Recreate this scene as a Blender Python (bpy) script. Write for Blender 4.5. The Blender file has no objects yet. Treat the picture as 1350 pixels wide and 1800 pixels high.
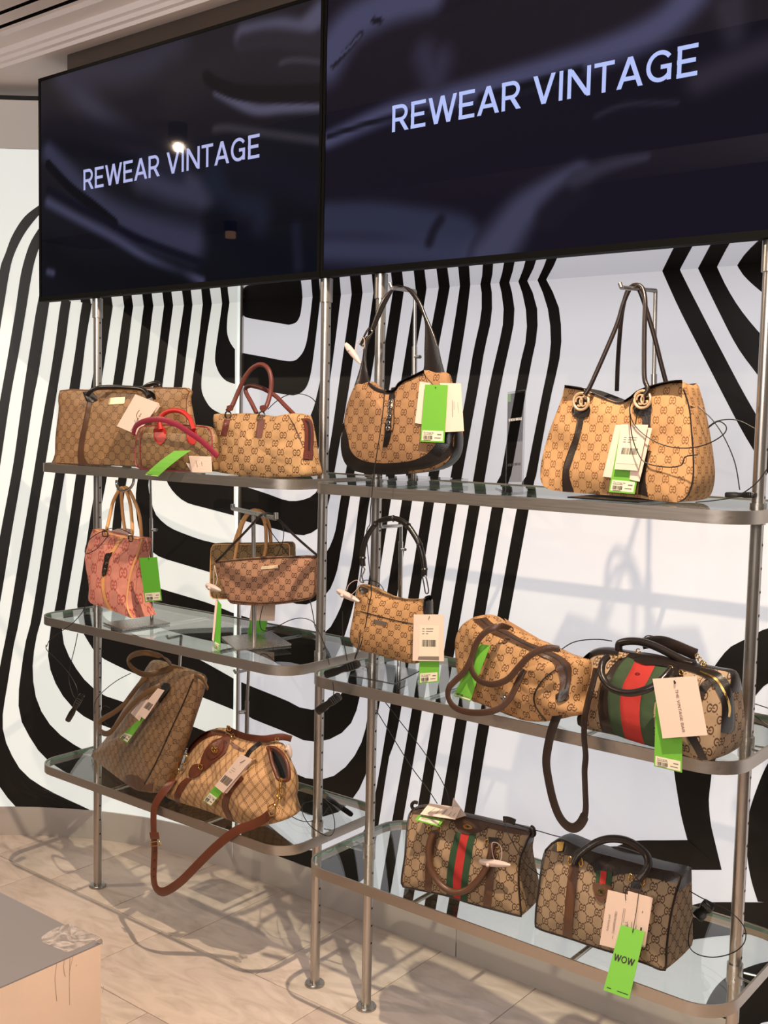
import bpy, bmesh, math, random
import numpy as np
from mathutils import Vector, Matrix, noise
from mathutils.bvhtree import BVHTree
random.seed(7)
SC = bpy.context.scene
COL = SC.collection
# ------------------------------------------------------------------ camera
FPX = 1902.05                      # focal length in pixels of a 1350 x 1800 frame
YAW, PITCH, ROLL = math.radians(38.2029), math.radians(4.70), math.radians(1.2449)
CAM = Vector((2.6855, -2.0179, 1.45))
FW = Vector((-math.sin(YAW)*math.cos(PITCH), math.cos(YAW)*math.cos(PITCH), -math.sin(PITCH)))
_rt = Vector((math.cos(YAW), math.sin(YAW), 0)); _up = _rt.cross(FW)
RT = _rt*math.cos(ROLL) + _up*math.sin(ROLL)
UP = -_rt*math.sin(ROLL) + _up*math.cos(ROLL)
cd = bpy.data.cameras.new('camera'); cam = bpy.data.objects.new('camera', cd); COL.objects.link(cam)
cd.sensor_fit = 'HORIZONTAL'; cd.sensor_width = 36; cd.lens = FPX/1350*36; cd.clip_start = .05
cam.matrix_world = Matrix((( RT.x, UP.x, -FW.x, CAM.x), (RT.y, UP.y, -FW.y, CAM.y), (RT.z, UP.z, -FW.z, CAM.z), (0,0,0,1)))
SC.camera = cam
# ------------------------------------------------------------------ light
SC.view_settings.view_transform = 'Standard'; SC.view_settings.look = 'None'
SC.view_settings.gamma = 1; SC.view_settings.use_curve_mapping = False
SC.view_settings.exposure = -0.22
W = bpy.data.worlds.new('shop'); SC.world = W; W.use_nodes = True
W.node_tree.nodes['Background'].inputs[0].default_value = (.60, .54, .49, 1)
W.node_tree.nodes['Background'].inputs[1].default_value = .24
def spot(name, loc, tgt, power, size, col, radius=.03, blend=.25):
    l = bpy.data.lights.new(name, 'SPOT'); l.energy = power; l.spot_size = math.radians(size); l.color = col
    l.shadow_soft_size = radius; l.spot_blend = blend
    o = bpy.data.objects.new(name, l); COL.objects.link(o); o.location = loc
    o.rotation_euler = (Vector(tgt)-Vector(loc)).to_track_quat('-Z', 'Y').to_euler()
    return o
WARM = (1, .79, .58)
spot('spot_right', (2.14, -.86, 2.92), (1.0, -.15, .4), 430, 100, WARM, .018, .3)
spot('spot_left', (-1.86, -1.98, 2.89), (1.15, .0, .9), 190, 52, WARM, .02, .3)
spot('spot_far', (3.3, -2.6, 2.95), (1.3, 0, .9), 60, 60, WARM, .03, .4)
la = bpy.data.lights.new('added_fill_light', 'AREA'); la.shape = 'RECTANGLE'; la.size = 2.6; la.size_y = 1.2; la.energy = 95; la.color = (1, .94, .90)  # added soft fill behind the camera to brighten the ceiling, not a real fixture
lo = bpy.data.objects.new('added_fill_light', la); COL.objects.link(lo); lo.location = (2.3, -4.3, 2.3)
lo.rotation_euler = (Vector((.6, 0, 2.0))-lo.location).to_track_quat('-Z', 'Y').to_euler()
# ------------------------------------------------------------------ picking points of the place
def ray(p): return FW + RT*((p[0]-675)/FPX) - UP*((p[1]-900)/FPX)
def at(p, X=None, Y=None, Z=None):
    d = ray(p)
    t = (X-CAM.x)/d.x if X is not None else (Y-CAM.y)/d.y if Y is not None else (Z-CAM.z)/d.z
    return CAM + d*t
class Crop:                          # a magnified view: origin and magnification
    def __init__(s, x, y, k): s.x, s.y, s.k = x, y, k
    def __call__(s, *pts):
        r = [(s.x+a/s.k, s.y+b/s.k) for a, b in pts]
        return r
PX = Crop(0, 0, 1)
V3 = Crop(60,620,2.596); VD = Crop(280,480,4.219); VB = Crop(0,700,4.5); VA = Crop(0,340,4.5); V4 = Crop(560,480,4.219)
V5 = Crop(860,480,2.755); V6 = Crop(50,840,4.655); V7 = Crop(330,870,4.355); V8 = Crop(560,890,4.865)
V9 = Crop(770,1060,4.286); V10 = Crop(1000,1090,3.857); V11 = Crop(50,1120,4.09); V12 = Crop(230,1250,4.09)
V13 = Crop(680,1380,4.655); V14 = Crop(920,1440,3.1395); VC = Crop(0,1060,4.5); VG = Crop(540,440,2.8125)
VI = Crop(540,1240,3.214); VJ = Crop(930,400,3.214); VK = Crop(930,1080,3.214); VL = Crop(930,1380,3.214)
VZ = Crop(400,1380,3.375); VS = Crop(850,670,8.18)
class Face:                          # an upright (or leaning) plane in the place
    def __init__(s, o, rz=0, tilt=0):
        s.o = Vector(o); r, t = math.radians(rz), math.radians(tilt)
        s.u = Vector((math.cos(r), math.sin(r), 0))
        n = Vector((math.sin(r), -math.cos(r), 0)); z = Vector((0,0,1))
        s.n = n*math.cos(t) + z*math.sin(t); s.w = z*math.cos(t) - n*math.sin(t)
    def pt(s, p, d=0):
        r = ray(p); o = s.o + s.n*d
        return CAM + r*((o-CAM).dot(s.n)/r.dot(s.n))
    def ab(s, p, d=0):
        q = s.pt(p, d)-s.o; return q.dot(s.u), q.dot(s.w)
    def P(s, a, b, d=0): return s.o + s.u*a + s.w*b + s.n*d
# ------------------------------------------------------------------ materials
def lin(c):
    return tuple((x/255/12.92 if x/255 <= .04045 else ((x/255+.055)/1.055)**2.4) for x in c)
class E:                             # little expression helper for math nodes
    nt = None
    def __init__(s, v): s.v = v
    @staticmethod
    def op(o, *a):
        n = E.nt.nodes.new('ShaderNodeMath'); n.operation = o
        for i, x in enumerate(a):
            x = x.v if isinstance(x, E) else x
            if isinstance(x, (int, float)): n.inputs[i].default_value = x
            else: E.nt.links.new(x, n.inputs[i])
        return E(n.outputs[0])
    def __add__(s, o): return E.op('ADD', s, o)
    def __sub__(s, o): return E.op('SUBTRACT', s, o)
    def __mul__(s, o): return E.op('MULTIPLY', s, o)
    def __truediv__(s, o): return E.op('DIVIDE', s, o)
    def abs(s): return E.op('ABSOLUTE', s)
    def lt(s, o): return E.op('LESS_THAN', s, o)
    def gt(s, o): return E.op('GREATER_THAN', s, o)
    def mx(s, o): return E.op('MAXIMUM', s, o)
    def mn(s, o): return E.op('MINIMUM', s, o)
    def fr(s): return s - E.op('ROUND', s)
def newmat(name):
    m = bpy.data.materials.new(name); m.use_nodes = True
    return m, m.node_tree, m.node_tree.nodes['Principled BSDF']
def setp(b, **k):
    for a, v in k.items():
        s = b.inputs[a.replace('_', ' ')]
        s.default_value = v
def mat(name, col, rough=.5, metal=0, bump=0, bscale=300, vary=0, spec=.5, emit=0, ecol=None, vscale=20):
    m, nt, b = newmat(name)
    c = lin(col)+(1,)
    setp(b, Base_Color=c, Roughness=rough, Metallic=metal, Specular_IOR_Level=spec)
    if emit:
        setp(b, Emission_Color=(lin(ecol or col)+(1,)), Emission_Strength=emit)
    if vary or bump:
        tc = nt.nodes.new('ShaderNodeTexCoord'); nz = nt.nodes.new('ShaderNodeTexNoise')
        nt.links.new(tc.outputs['Object'], nz.inputs['Vector'])
    if vary:
        nz.inputs['Scale'].default_value = vscale; nz.inputs['Detail'].default_value = 5
        mr = nt.nodes.new('ShaderNodeMapRange'); mr.inputs[1].default_value = .3; mr.inputs[2].default_value = .7
        mr.inputs[3].default_value = 1-vary; mr.inputs[4].default_value = 1+vary
        nt.links.new(nz.outputs[0], mr.inputs[0])
        mm = nt.nodes.new('ShaderNodeMix'); mm.data_type = 'RGBA'; mm.blend_type = 'MULTIPLY'; mm.inputs[0].default_value = 1
        mm.inputs[6].default_value = c; nt.links.new(mr.outputs[0], mm.inputs[7]); nt.links.new(mm.outputs[2], b.inputs['Base Color'])
    if bump:
        n2 = nt.nodes.new('ShaderNodeTexNoise'); n2.inputs['Scale'].default_value = bscale; n2.inputs['Detail'].default_value = 3
        nt.links.new(tc.outputs['Object'], n2.inputs['Vector'])
        bp = nt.nodes.new('ShaderNodeBump'); bp.inputs['Strength'].default_value = bump; bp.inputs['Distance'].default_value = .002
        nt.links.new(n2.outputs[0], bp.inputs['Height']); nt.links.new(bp.outputs[0], b.inputs['Normal'])
    return m
def brushed(name, col, rough=.28, stretch=(6, 6, 400), metal=1):
    m, nt, b = newmat(name); setp(b, Base_Color=lin(col)+(1,), Metallic=metal, Roughness=rough)
    tc = nt.nodes.new('ShaderNodeTexCoord'); mp = nt.nodes.new('ShaderNodeMapping'); mp.inputs['Scale'].default_value = stretch
    nz = nt.nodes.new('ShaderNodeTexNoise'); nz.inputs['Scale'].default_value = 1; nz.inputs['Detail'].default_value = 4
    nt.links.new(tc.outputs['Object'], mp.inputs[0]); nt.links.new(mp.outputs[0], nz.inputs['Vector'])
    mr = nt.nodes.new('ShaderNodeMapRange'); mr.inputs[3].default_value = rough-.08; mr.inputs[4].default_value = rough+.14
    nt.links.new(nz.outputs[0], mr.inputs[0]); nt.links.new(mr.outputs[0], b.inputs['Roughness'])
    return m
def gg_mask(nt, p, q, style):
    E.nt = nt
    uv = nt.nodes.new('ShaderNodeUVMap'); sp = nt.nodes.new('ShaderNodeSeparateXYZ'); nt.links.new(uv.outputs[0], sp.inputs[0])
    U, V = E(sp.outputs[0])/p, E(sp.outputs[1])/q
    ds, dt = (U+V).fr(), (U-V).fr()
    dx, dy = (ds+dt)*.5, (ds-dt)*.5
    if style == 'dia':               # small diamond lattice of dotted double lines
        l = (ds.abs()-.07).abs().lt(.034).mx((dt.abs()-.07).abs().lt(.034))
        dots = ((U*9).fr().abs().lt(.36))
        return l*dots
    mx = dx.abs()
    ex = (mx-.108)/.096; ey = dy/.165
    r = E.op('SQRT', ex*ex+ey*ey)
    ring = (r-1).abs().lt(.24)
    sg = E.op('SIGN', dx)
    gap = (mx.lt(.10))*((dy*sg+.052).abs().lt(.042))
    bar = ((dy*sg-.005).abs().lt(.026))*((mx-.075).abs().lt(.045))
    g = (ring*(E.op('SUBTRACT', 1, gap))).mx(bar)
    far = mx.gt(.2).mx(dy.abs().gt(.2))
    if style == 'dot':
        wv = .032; dots = ((U*12).fr().abs().lt(.3)); lines = ds.abs().lt(wv).mx(dt.abs().lt(wv))*dots*far
    else: lines = ds.abs().lt(.038).mx(dt.abs().lt(.038))*far
    return g.mx(lines)
def canvas(name, base, motif, p=.05, q=None, style='dot', rough=.75, spec=.3, vary=.12):
    m, nt, b = newmat(name); q = q or p*.86
    setp(b, Roughness=rough, Specular_IOR_Level=spec)
    k = gg_mask(nt, p, q, style)
    mx = nt.nodes.new('ShaderNodeMix'); mx.data_type = 'RGBA'
    mx.inputs[6].default_value = tuple(a*b for a, b in zip(lin(base), (.66,.62,.60)))+(1,); mx.inputs[7].default_value = tuple(a*b for a, b in zip(lin(motif), (.80,.76,.72)))+(1,)
    nt.links.new(k.v, mx.inputs[0])
    tc = nt.nodes.new('ShaderNodeTexCoord'); nz = nt.nodes.new('ShaderNodeTexNoise'); nz.inputs['Scale'].default_value = 35; nz.inputs['Detail'].default_value = 6
    nt.links.new(tc.outputs['Object'], nz.inputs['Vector'])
    mr = nt.nodes.new('ShaderNodeMapRange'); mr.inputs[1].default_value = .3; mr.inputs[2].default_value = .7; mr.inputs[3].default_value = 1-vary; mr.inputs[4].default_value = 1+vary
    nt.links.new(nz.outputs[0], mr.inputs[0])
    mm = nt.nodes.new('ShaderNodeMix'); mm.data_type = 'RGBA'; mm.blend_type = 'MULTIPLY'; mm.inputs[0].default_value = 1
    nt.links.new(mx.outputs[2], mm.inputs[6]); nt.links.new(mr.outputs[0], mm.inputs[7]); nt.links.new(mm.outputs[2], b.inputs['Base Color'])
    wv = nt.nodes.new('ShaderNodeTexNoise'); wv.inputs['Scale'].default_value = 900
    nt.links.new(tc.outputs['Object'], wv.inputs['Vector'])
    bp = nt.nodes.new('ShaderNodeBump'); bp.inputs['Strength'].default_value = .25; bp.inputs['Distance'].default_value = .001
    nt.links.new(wv.outputs[0], bp.inputs['Height']); nt.links.new(bp.outputs[0], b.inputs['Normal'])
    return m
def thin_glass(name, tint, ior=1.5, rough=0.0):
    m = bpy.data.materials.new(name); m.use_nodes = True; nt = m.node_tree; nt.nodes.clear()
    o = nt.nodes.new('ShaderNodeOutputMaterial'); mx = nt.nodes.new('ShaderNodeMixShader')
    t = nt.nodes.new('ShaderNodeBsdfTransparent'); g = nt.nodes.new('ShaderNodeBsdfGlossy'); f = nt.nodes.new('ShaderNodeFresnel')
    t.inputs[0].default_value = tint+(1,); g.inputs['Roughness'].default_value = rough
    ge = nt.nodes.new('ShaderNodeNewGeometry'); im = nt.nodes.new('ShaderNodeMix'); im.data_type = 'FLOAT'
    im.inputs[2].default_value = ior; im.inputs[3].default_value = 1/ior      # same thin sheet seen from either face
    nt.links.new(ge.outputs['Backfacing'], im.inputs[0]); nt.links.new(im.outputs[0], f.inputs[0])
    nt.links.new(f.outputs[0], mx.inputs[0]); nt.links.new(t.outputs[0], mx.inputs[1]); nt.links.new(g.outputs[0], mx.inputs[2]); nt.links.new(mx.outputs[0], o.inputs[0])
    return m
def marble(name):
    m, nt, b = newmat(name); setp(b, Roughness=.32, Specular_IOR_Level=.4)
    tc = nt.nodes.new('ShaderNodeTexCoord'); mp = nt.nodes.new('ShaderNodeMapping'); mp.inputs['Rotation'].default_value = (0,0,.6); mp.inputs['Scale'].default_value = (3, 8, 1)
    n1 = nt.nodes.new('ShaderNodeTexNoise'); n1.inputs['Scale'].default_value = 2.2; n1.inputs['Detail'].default_value = 8; n1.inputs['Distortion'].default_value = 1.6
    oi = nt.nodes.new('ShaderNodeObjectInfo'); ad = nt.nodes.new('ShaderNodeVectorMath'); ad.operation = 'MULTIPLY_ADD'
    nt.links.new(tc.outputs['Object'], mp.inputs[0]); nt.links.new(mp.outputs[0], ad.inputs[0])
    ad.inputs[1].default_value = (1,1,1); nt.links.new(oi.outputs['Random'], ad.inputs[2])
    nt.links.new(ad.outputs[0], n1.inputs['Vector'])
    r = nt.nodes.new('ShaderNodeValToRGB'); e = r.color_ramp.elements
    e[0].position = .3; e[0].color = lin((182,165,154))+(1,); e[1].position = .62; e[1].color = lin((208,191,180))+(1,)
    k = r.color_ramp.elements.new(.47); k.color = lin((198,181,170))+(1,)
    nt.links.new(n1.outputs[0], r.inputs[0]); nt.links.new(r.outputs[0], b.inputs['Base Color'])
    return m
M = {}
M['steel'] = brushed('brushed_steel', (178,172,166), .26, (240,240,2), .95)
M['rim'] = brushed('brushed_rim_steel', (172,164,155), .34, (10,300,300), .93)
M['chrome'] = mat('chrome', (205,203,200), .08, 1)
M['gold'] = mat('gold', (214,176,106), .2, 1)
M['pewter'] = mat('pewter', (120,110,100), .25, 1)
M['white_light'] = mat('lightbox_white', (160,160,160), .45, emit=.60, ecol=(247,246,254), spec=.3)
M['white_light_l'] = mat('lightbox_white_warm', (160,160,160), .45, emit=.72, ecol=(250,252,243), spec=.3)
M['seam'] = mat('lightbox_gap', (235,240,235), .4, emit=.85, ecol=(238,250,244))
M['black'] = mat('black_vinyl', (17,15,14), .42, spec=.35)
M['base'] = mat('baseboard_grey', (176,168,162), .35, spec=.4)
M['marble'] = marble('marble')
M['grout'] = mat('grout', (92,82,74), .9)
M['plaster'] = mat('plaster', (242,233,231), .8)
M['fascia'] = mat('fascia_grey', (222,216,210), .7)
M['dark'] = mat('dark_gap', (22,20,19), .7)
M['bronze'] = brushed('bronze_panel', (120,112,106), .38, (3,80,80), .85)
M['mirror'] = mat('polished_soffit', (214,214,220), .03, 1)
M['bezel'] = mat('bezel_black', (4,4,4), .6, spec=.06)
M['plastic'] = mat('black_plastic', (16,15,15), .3)
M['white_plastic'] = mat('white_plastic', (192,172,164), .35)
M['glass'] = thin_glass('shelf_glass', (.93,.965,.95))
M['edge'] = mat('glass_edge', (92,120,108), .15)
M['acrylic'] = thin_glass('acrylic', (.88,.88,.88), 1.49)
M['green'] = mat('green_card', (100,166,50), .6)
M['greend'] = mat('green_card_back', (84,160,40), .6)
M['paper'] = mat('pale_card', (220,194,178), .7)
M['sticker'] = mat('sticker', (216,206,184), .6)
M['ink'] = mat('ink', (38,32,30), .7)
M['inkgrey'] = mat('ink_grey', (120,104,96), .7)
M['kraft'] = mat('kraft_card', (150,112,78), .8)
M['cord'] = mat('black_cord', (14,13,13), .5)
M['tan'] = mat('tan_leather', (206,150,92), .45, bump=.15, vary=.08)
M['cognac'] = mat('cognac_leather', (90,45,28), .38, bump=.2, vary=.12)
M['brown'] = mat('brown_leather', (64,42,30), .36, bump=.2, vary=.1)
M['midbrown'] = mat('mid_brown_leather', (84,54,36), .38, bump=.2, vary=.1)
M['dbrown'] = mat('dark_brown_leather', (36,26,22), .34, bump=.2, vary=.1)
M['blackl'] = mat('black_leather', (26,20,18), .28, bump=.15)
M['redbrown'] = mat('red_brown_leather', (92,40,32), .5, bump=.2, vary=.1)
M['red'] = mat('red_leather', (176,36,32), .48, bump=.15)
M['magenta'] = mat('raspberry_leather', (138,38,60), .4, bump=.15)
M['olive'] = mat('olive_brown_leather', (88,62,36), .4, bump=.2, vary=.1)
M['espresso'] = mat('espresso_leather', (32,22,19), .32, bump=.15)
M['plate'] = mat('brushed_plate', (226,196,160), .42, .7)
M['grey_plate'] = mat('grey_plate', (112,100,92), .45, .5)
M['lining'] = mat('dark_lining', (20,16,14), .8)
M['wgreen'] = mat('green_web', (30,58,32), .85, bump=.3, bscale=900)
M['wred'] = mat('red_web', (160,34,30), .85, bump=.3, bscale=900)
M['wgreen_l'] = mat('green_web_light', (40,58,32), .85, bump=.3, bscale=900)
M['wred_l'] = mat('red_web_light', (152,32,26), .85, bump=.3, bscale=900)
M['c_tote'] = canvas('canvas_tote', (180,142,100), (112,80,52), 0.046, 0.037, 'line', .5, .4)
M['c_mini'] = canvas('canvas_mini', (160,130,90), (92,66,46), 0.036, 0.034, 'line', .5, .4)
M['c_bost'] = canvas('canvas_boston', (204,166,120), (106,72,44), 0.042, 0.041)
M['c_jack'] = canvas('canvas_jackie', (172,134,96), (96,64,42), 0.034, 0.038)
M['c_twin'] = canvas('canvas_twin', (206,164,116), (128,88,54), 0.029, 0.037)
M['c_pink'] = canvas('canvas_pink', (236,160,142), (182,94,86), 0.064, 0.075)
M['c_rear'] = canvas('canvas_rear', (152,126,86), (88,64,44), 0.04, 0.038, 'line')
M['c_poch'] = canvas('canvas_pochette', (184,140,112), (84,54,40), 0.031, 0.033)
M['c_bamb'] = canvas('canvas_bamboo', (196,154,106), (96,62,38), 0.034, 0.031)
M['c_slou'] = canvas('canvas_slouch', (194,154,108), (98,64,40), 0.034, 0.034)
M['c_ten'] = canvas('canvas_ten', (178,156,128), (82,58,42), 0.036, 0.038)
M['c_lean'] = canvas('canvas_lean', (156,126,92), (90,64,46), 0.036, 0.036, 'line', .35, .5)
M['c_dia'] = canvas('canvas_diamante', (222,180,132), (92,58,34), .026, .034, 'dia')
M['c_b13'] = canvas('canvas_thirteen', (170,146,116), (80,58,42), 0.037, 0.038, 'line')
M['c_b14'] = canvas('canvas_fourteen', (168,147,120), (80,58,44), 0.034, 0.037, 'line')
# ------------------------------------------------------------------ mesh helpers
def link(name, me, parent=None):
    o = bpy.data.objects.new(name, me); COL.objects.link(o)
    if parent is not None: o.parent = parent
    return o
def wloc(o):
    v = Vector((0,0,0))
    while o is not None: v = v + o.location; o = o.parent
    return v
def mk(name, vs, fs, mats, parent=None, fm=None, uv=None, smooth=True, angle=40, loc=None):
    base = wloc(parent) if parent is not None else Vector((0,0,0))
    off = base if loc is None else Vector(loc)
    me = bpy.data.meshes.new(name)
    me.from_pydata([tuple(Vector(v)-off) for v in vs], [], fs)
    for m in (mats if isinstance(mats, (list, tuple)) else [mats]): me.materials.append(m)
    if fm: me.polygons.foreach_set('material_index', fm)
    if uv:
        l = me.uv_layers.new(name='UVMap'); l.data.foreach_set('uv', [c for w in uv for c in w])
    if smooth:
        me.shade_smooth(); me.set_sharp_from_angle(angle=math.radians(angle))
    me.update()
    o = link(name, me, parent)
    if loc is not None: o.location = Vector(loc)-base
    return o
def thing(name, label, cat, loc, group=None):
    o = bpy.data.objects.new(name, None); COL.objects.link(o); o.location = loc; o.empty_display_size = .02
    o['label'] = label; o['category'] = cat
    if group: o['group'] = group
    return o
def structure(o): o['kind'] = 'structure'; return o
def cr(pts, n=6, closed=False):      # Catmull-Rom through points
    P = [Vector(p) for p in pts]; m = len(P); out = []
    if m < 3 and not closed:
        return [P[0].lerp(P[-1], i/n) for i in range(n+1)]
    rng = range(m) if closed else range(m-1)
    for i in rng:
        a, b, c, d = ((P[(i-1) % m], P[i], P[(i+1) % m], P[(i+2) % m]) if closed else (P[max(i-1,0)], P[i], P[i+1], P[min(i+2,m-1)]))
        for k in range(n):
            t = k/n
            out.append(.5*((2*b)+(c-a)*t+(2*a-5*b+4*c-d)*t*t+(3*b-a-3*c+d)*t**3))
    if not closed: out.append(P[-1])
    return out
def resample(P, n, closed=False):
    Q = list(P)+([P[0]] if closed else []); L = [0]
    for i in range(1, len(Q)): L.append(L[-1]+(Q[i]-Q[i-1]).length)
    T = L[-1]; out = []; j = 0; m = n if closed else n-1
    for i in range(n):
        s = T*i/m
        while j < len(Q)-2 and L[j+1] < s: j += 1
        seg = L[j+1]-L[j]
        out.append(Q[j].lerp(Q[j+1], (s-L[j])/seg if seg > 1e-12 else 0))
    return out
def v2(p): return Vector((p[0], p[1], 0))
def tube(name, pts, r, m, parent, n=8, closed=False, smooth=5, loc=None, cap=True):
    P = cr(pts, smooth, closed) if smooth else [Vector(p) for p in pts]
    k = len(P); R = r if callable(r) else (lambda t: r)
    vs, fs = [], []; nrm = None
    for i in range(k):
        a = P[(i-1) % k] if closed or i > 0 else P[i]; b = P[(i+1) % k] if closed or i < k-1 else P[i]
        t = (b-a).normalized()
        if nrm is None:
            nrm = t.orthogonal().normalized()
        nrm = (nrm - t*nrm.dot(t)); nrm = nrm.normalized() if nrm.length > 1e-6 else t.orthogonal().normalized()
        bn = t.cross(nrm); rr = R(i/max(k-1,1))
        for j in range(n):
            a_ = 2*math.pi*j/n; vs.append(P[i]+(nrm*math.cos(a_)+bn*math.sin(a_))*rr)
    for i in range(k if closed else k-1):
        for j in range(n):
            i2 = (i+1) % k; fs.append((i*n+j, i*n+(j+1) % n, i2*n+(j+1) % n, i2*n+j))
    if not closed and cap:
        fs.append(tuple(range(n-1,-1,-1))); fs.append(tuple((k-1)*n+j for j in range(n)))
    return mk(name, vs, fs, m, parent, loc=loc)
def ribbon(name, pts, width, th, m, parent, nrm, smooth=6):
    """flat strap along pts; nrm = facing direction (vector or function of t)"""
    P = cr(pts, smooth); k = len(P); vs, fs = [], []
    N = nrm if callable(nrm) else (lambda t: nrm)
    Wd = width if callable(width) else (lambda t: width)
    for i in range(k):
        t = (P[min(i+1,k-1)]-P[max(i-1,0)]).normalized(); s = i/(k-1)
        n0 = Vector(N(s)); n0 = (n0-t*n0.dot(t)).normalized(); w = n0.cross(t).normalized(); h = Wd(s)/2
        for a, b in ((-1,-.6),(-.86,-1),(.86,-1),(1,-.6),(1,.6),(.86,1),(-.86,1),(-1,.6)):
            vs.append(P[i]+w*h*a+n0*th/2*b)
    for i in range(k-1):
        for j in range(8): fs.append((i*8+j, i*8+(j+1) % 8, (i+1)*8+(j+1) % 8, (i+1)*8+j))
    fs.append(tuple(range(7,-1,-1))); fs.append(tuple((k-1)*8+j for j in range(8)))
    return mk(name, vs, fs, m, parent, angle=50)
def box(name, lo, hi, m, parent=None, bevel=0, loc=None):
    bm = bmesh.new(); bmesh.ops.create_cube(bm, size=1)
    lo, hi = Vector(lo), Vector(hi)
    for v in bm.verts: v.co = Vector((lo[i]+(v.co[i]+.5)*(hi[i]-lo[i]) for i in range(3)))
    if bevel: bmesh.ops.bevel(bm, geom=bm.edges[:], offset=bevel, segments=2, profile=.6, affect='EDGES')
    vs = [v.co.copy() for v in bm.verts]; bm.verts.index_update(); fs = [tuple(v.index for v in f.verts) for f in bm.faces]; bm.free()
    return mk(name, vs, fs, m, parent, loc=loc, angle=35)
def cyl(name, a, b, r, m, parent, n=20, r2=None):
    return tube(name, [a, b], (lambda t: r if r2 is None else r+(r2-r)*t), m, parent, n=n, smooth=1)
def slab(name, corners, th, m, parent, nrm=None):
    c = [Vector(p) for p in corners]; n = nrm or (c[1]-c[0]).cross(c[3]-c[0]).normalized()
    if n.dot(CAM-c[0]) < 0: n = -n
    k = len(c); vs = [p+n*th/2 for p in c]+[p-n*th/2 for p in c]
    fs = [tuple(range(k)), tuple(range(2*k-1, k-1, -1))]+[(i, i+k, (i+1) % k+k, (i+1) % k) for i in range(k)]
    o = mk(name, vs, fs, m, parent, smooth=False)
    bm = bmesh.new(); bm.from_mesh(o.data); bmesh.ops.recalc_face_normals(bm, faces=bm.faces); bm.to_mesh(o.data); bm.free()
    return o
def text(name, s, origin, ex, ey, h, m, parent, align='LEFT', depth=0, width=None, bold=0):
    """lettering on a plane: origin, reading direction ex, up direction ey"""
    cu = bpy.data.curves.new(name, 'FONT'); cu.body = s; cu.size = 1; cu.align_x = align; cu.offset = bold; cu.resolution_u = 3
    t = bpy.data.objects.new(name, cu); COL.objects.link(t)
    dg = bpy.context.evaluated_depsgraph_get(); me = bpy.data.meshes.new_from_object(t.evaluated_get(dg))
    bpy.data.objects.remove(t); bpy.data.curves.remove(cu)
    xs = [v.co.x for v in me.vertices] or [0]; ys = [v.co.y for v in me.vertices] or [0]
    cap = .729; k = h/cap; kx = k if width is None else width/(max(xs)-min(xs)); x0 = min(xs) if align == 'LEFT' else 0
    ex, ey = Vector(ex).normalized(), Vector(ey).normalized(); off = wloc(parent) if parent else Vector((0,0,0))
    for v in me.vertices: v.co = Vector(origin)+ex*((v.co.x-x0)*kx)+ey*(v.co.y*k)-off
    me.name = name; me.materials.clear(); me.materials.append(m)
    return link(name, me, parent)
# lettering drawn with strokes: a plain grotesque capital alphabet
def _arc(cx, cy, rx, ry, a0, a1, n=14): return [(cx+rx*math.cos(math.radians(a0+(a1-a0)*i/n)), cy+ry*math.sin(math.radians(a0+(a1-a0)*i/n))) for i in range(n+1)]
SW = .13                             # stroke weight for a cap height of 1
GL = {'A': (.70, [[(.05,0),(.35,1)],[(.35,1),(.65,0)],[(.16,.3),(.54,.3)]]), 'B': (.62, [[(.065,0),(.065,1)],[(.0,.935),(.33,.935)]+_arc(.33,.72,.19,.215,90,-90)+[(.06,.505)],[(.06,.505),(.34,.505)]+_arc(.34,.285,.215,.22,90,-90)+[(0,.065)]]),
 'E': (.56, [[(.065,0),(.065,1)],[(.0,.935),(.54,.935)],[(.0,.5),(.49,.5)],[(.0,.065),(.54,.065)]]), 'G': (.74, [_arc(.38,.5,.315,.435,38,322,24),[(.40,.47),(.69,.47)],[(.63,.47),(.63,.03)]]),
 'H': (.68, [[(.065,0),(.065,1)],[(.61,0),(.61,1)],[(.06,.5),(.61,.5)]]), 'I': (.2, [[(.1,0),(.1,1)]]), 'N': (.70, [[(.065,0),(.065,1)],[(.085,.96),(.615,.04)],[(.635,0),(.635,1)]]),
 'O': (.78, [_arc(.39,.5,.325,.435,0,360,32)]), 'R': (.62, [[(.065,0),(.065,1)],[(0,.935),(.33,.935)]+_arc(.33,.69,.2,.245,90,-90)+[(.06,.445)],[(.32,.45),(.56,0)]]),
 'T': (.58, [[(0,.935),(.58,.935)],[(.29,0),(.29,.95)]]), 'V': (.66, [[(.05,1),(.33,0)],[(.33,0),(.61,1)]]), 'W': (.98, [[(.05,1),(.27,0)],[(.27,0),(.49,1)],[(.49,1),(.71,0)],[(.71,0),(.93,1)]]), ' ': (.22, [])}
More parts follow.
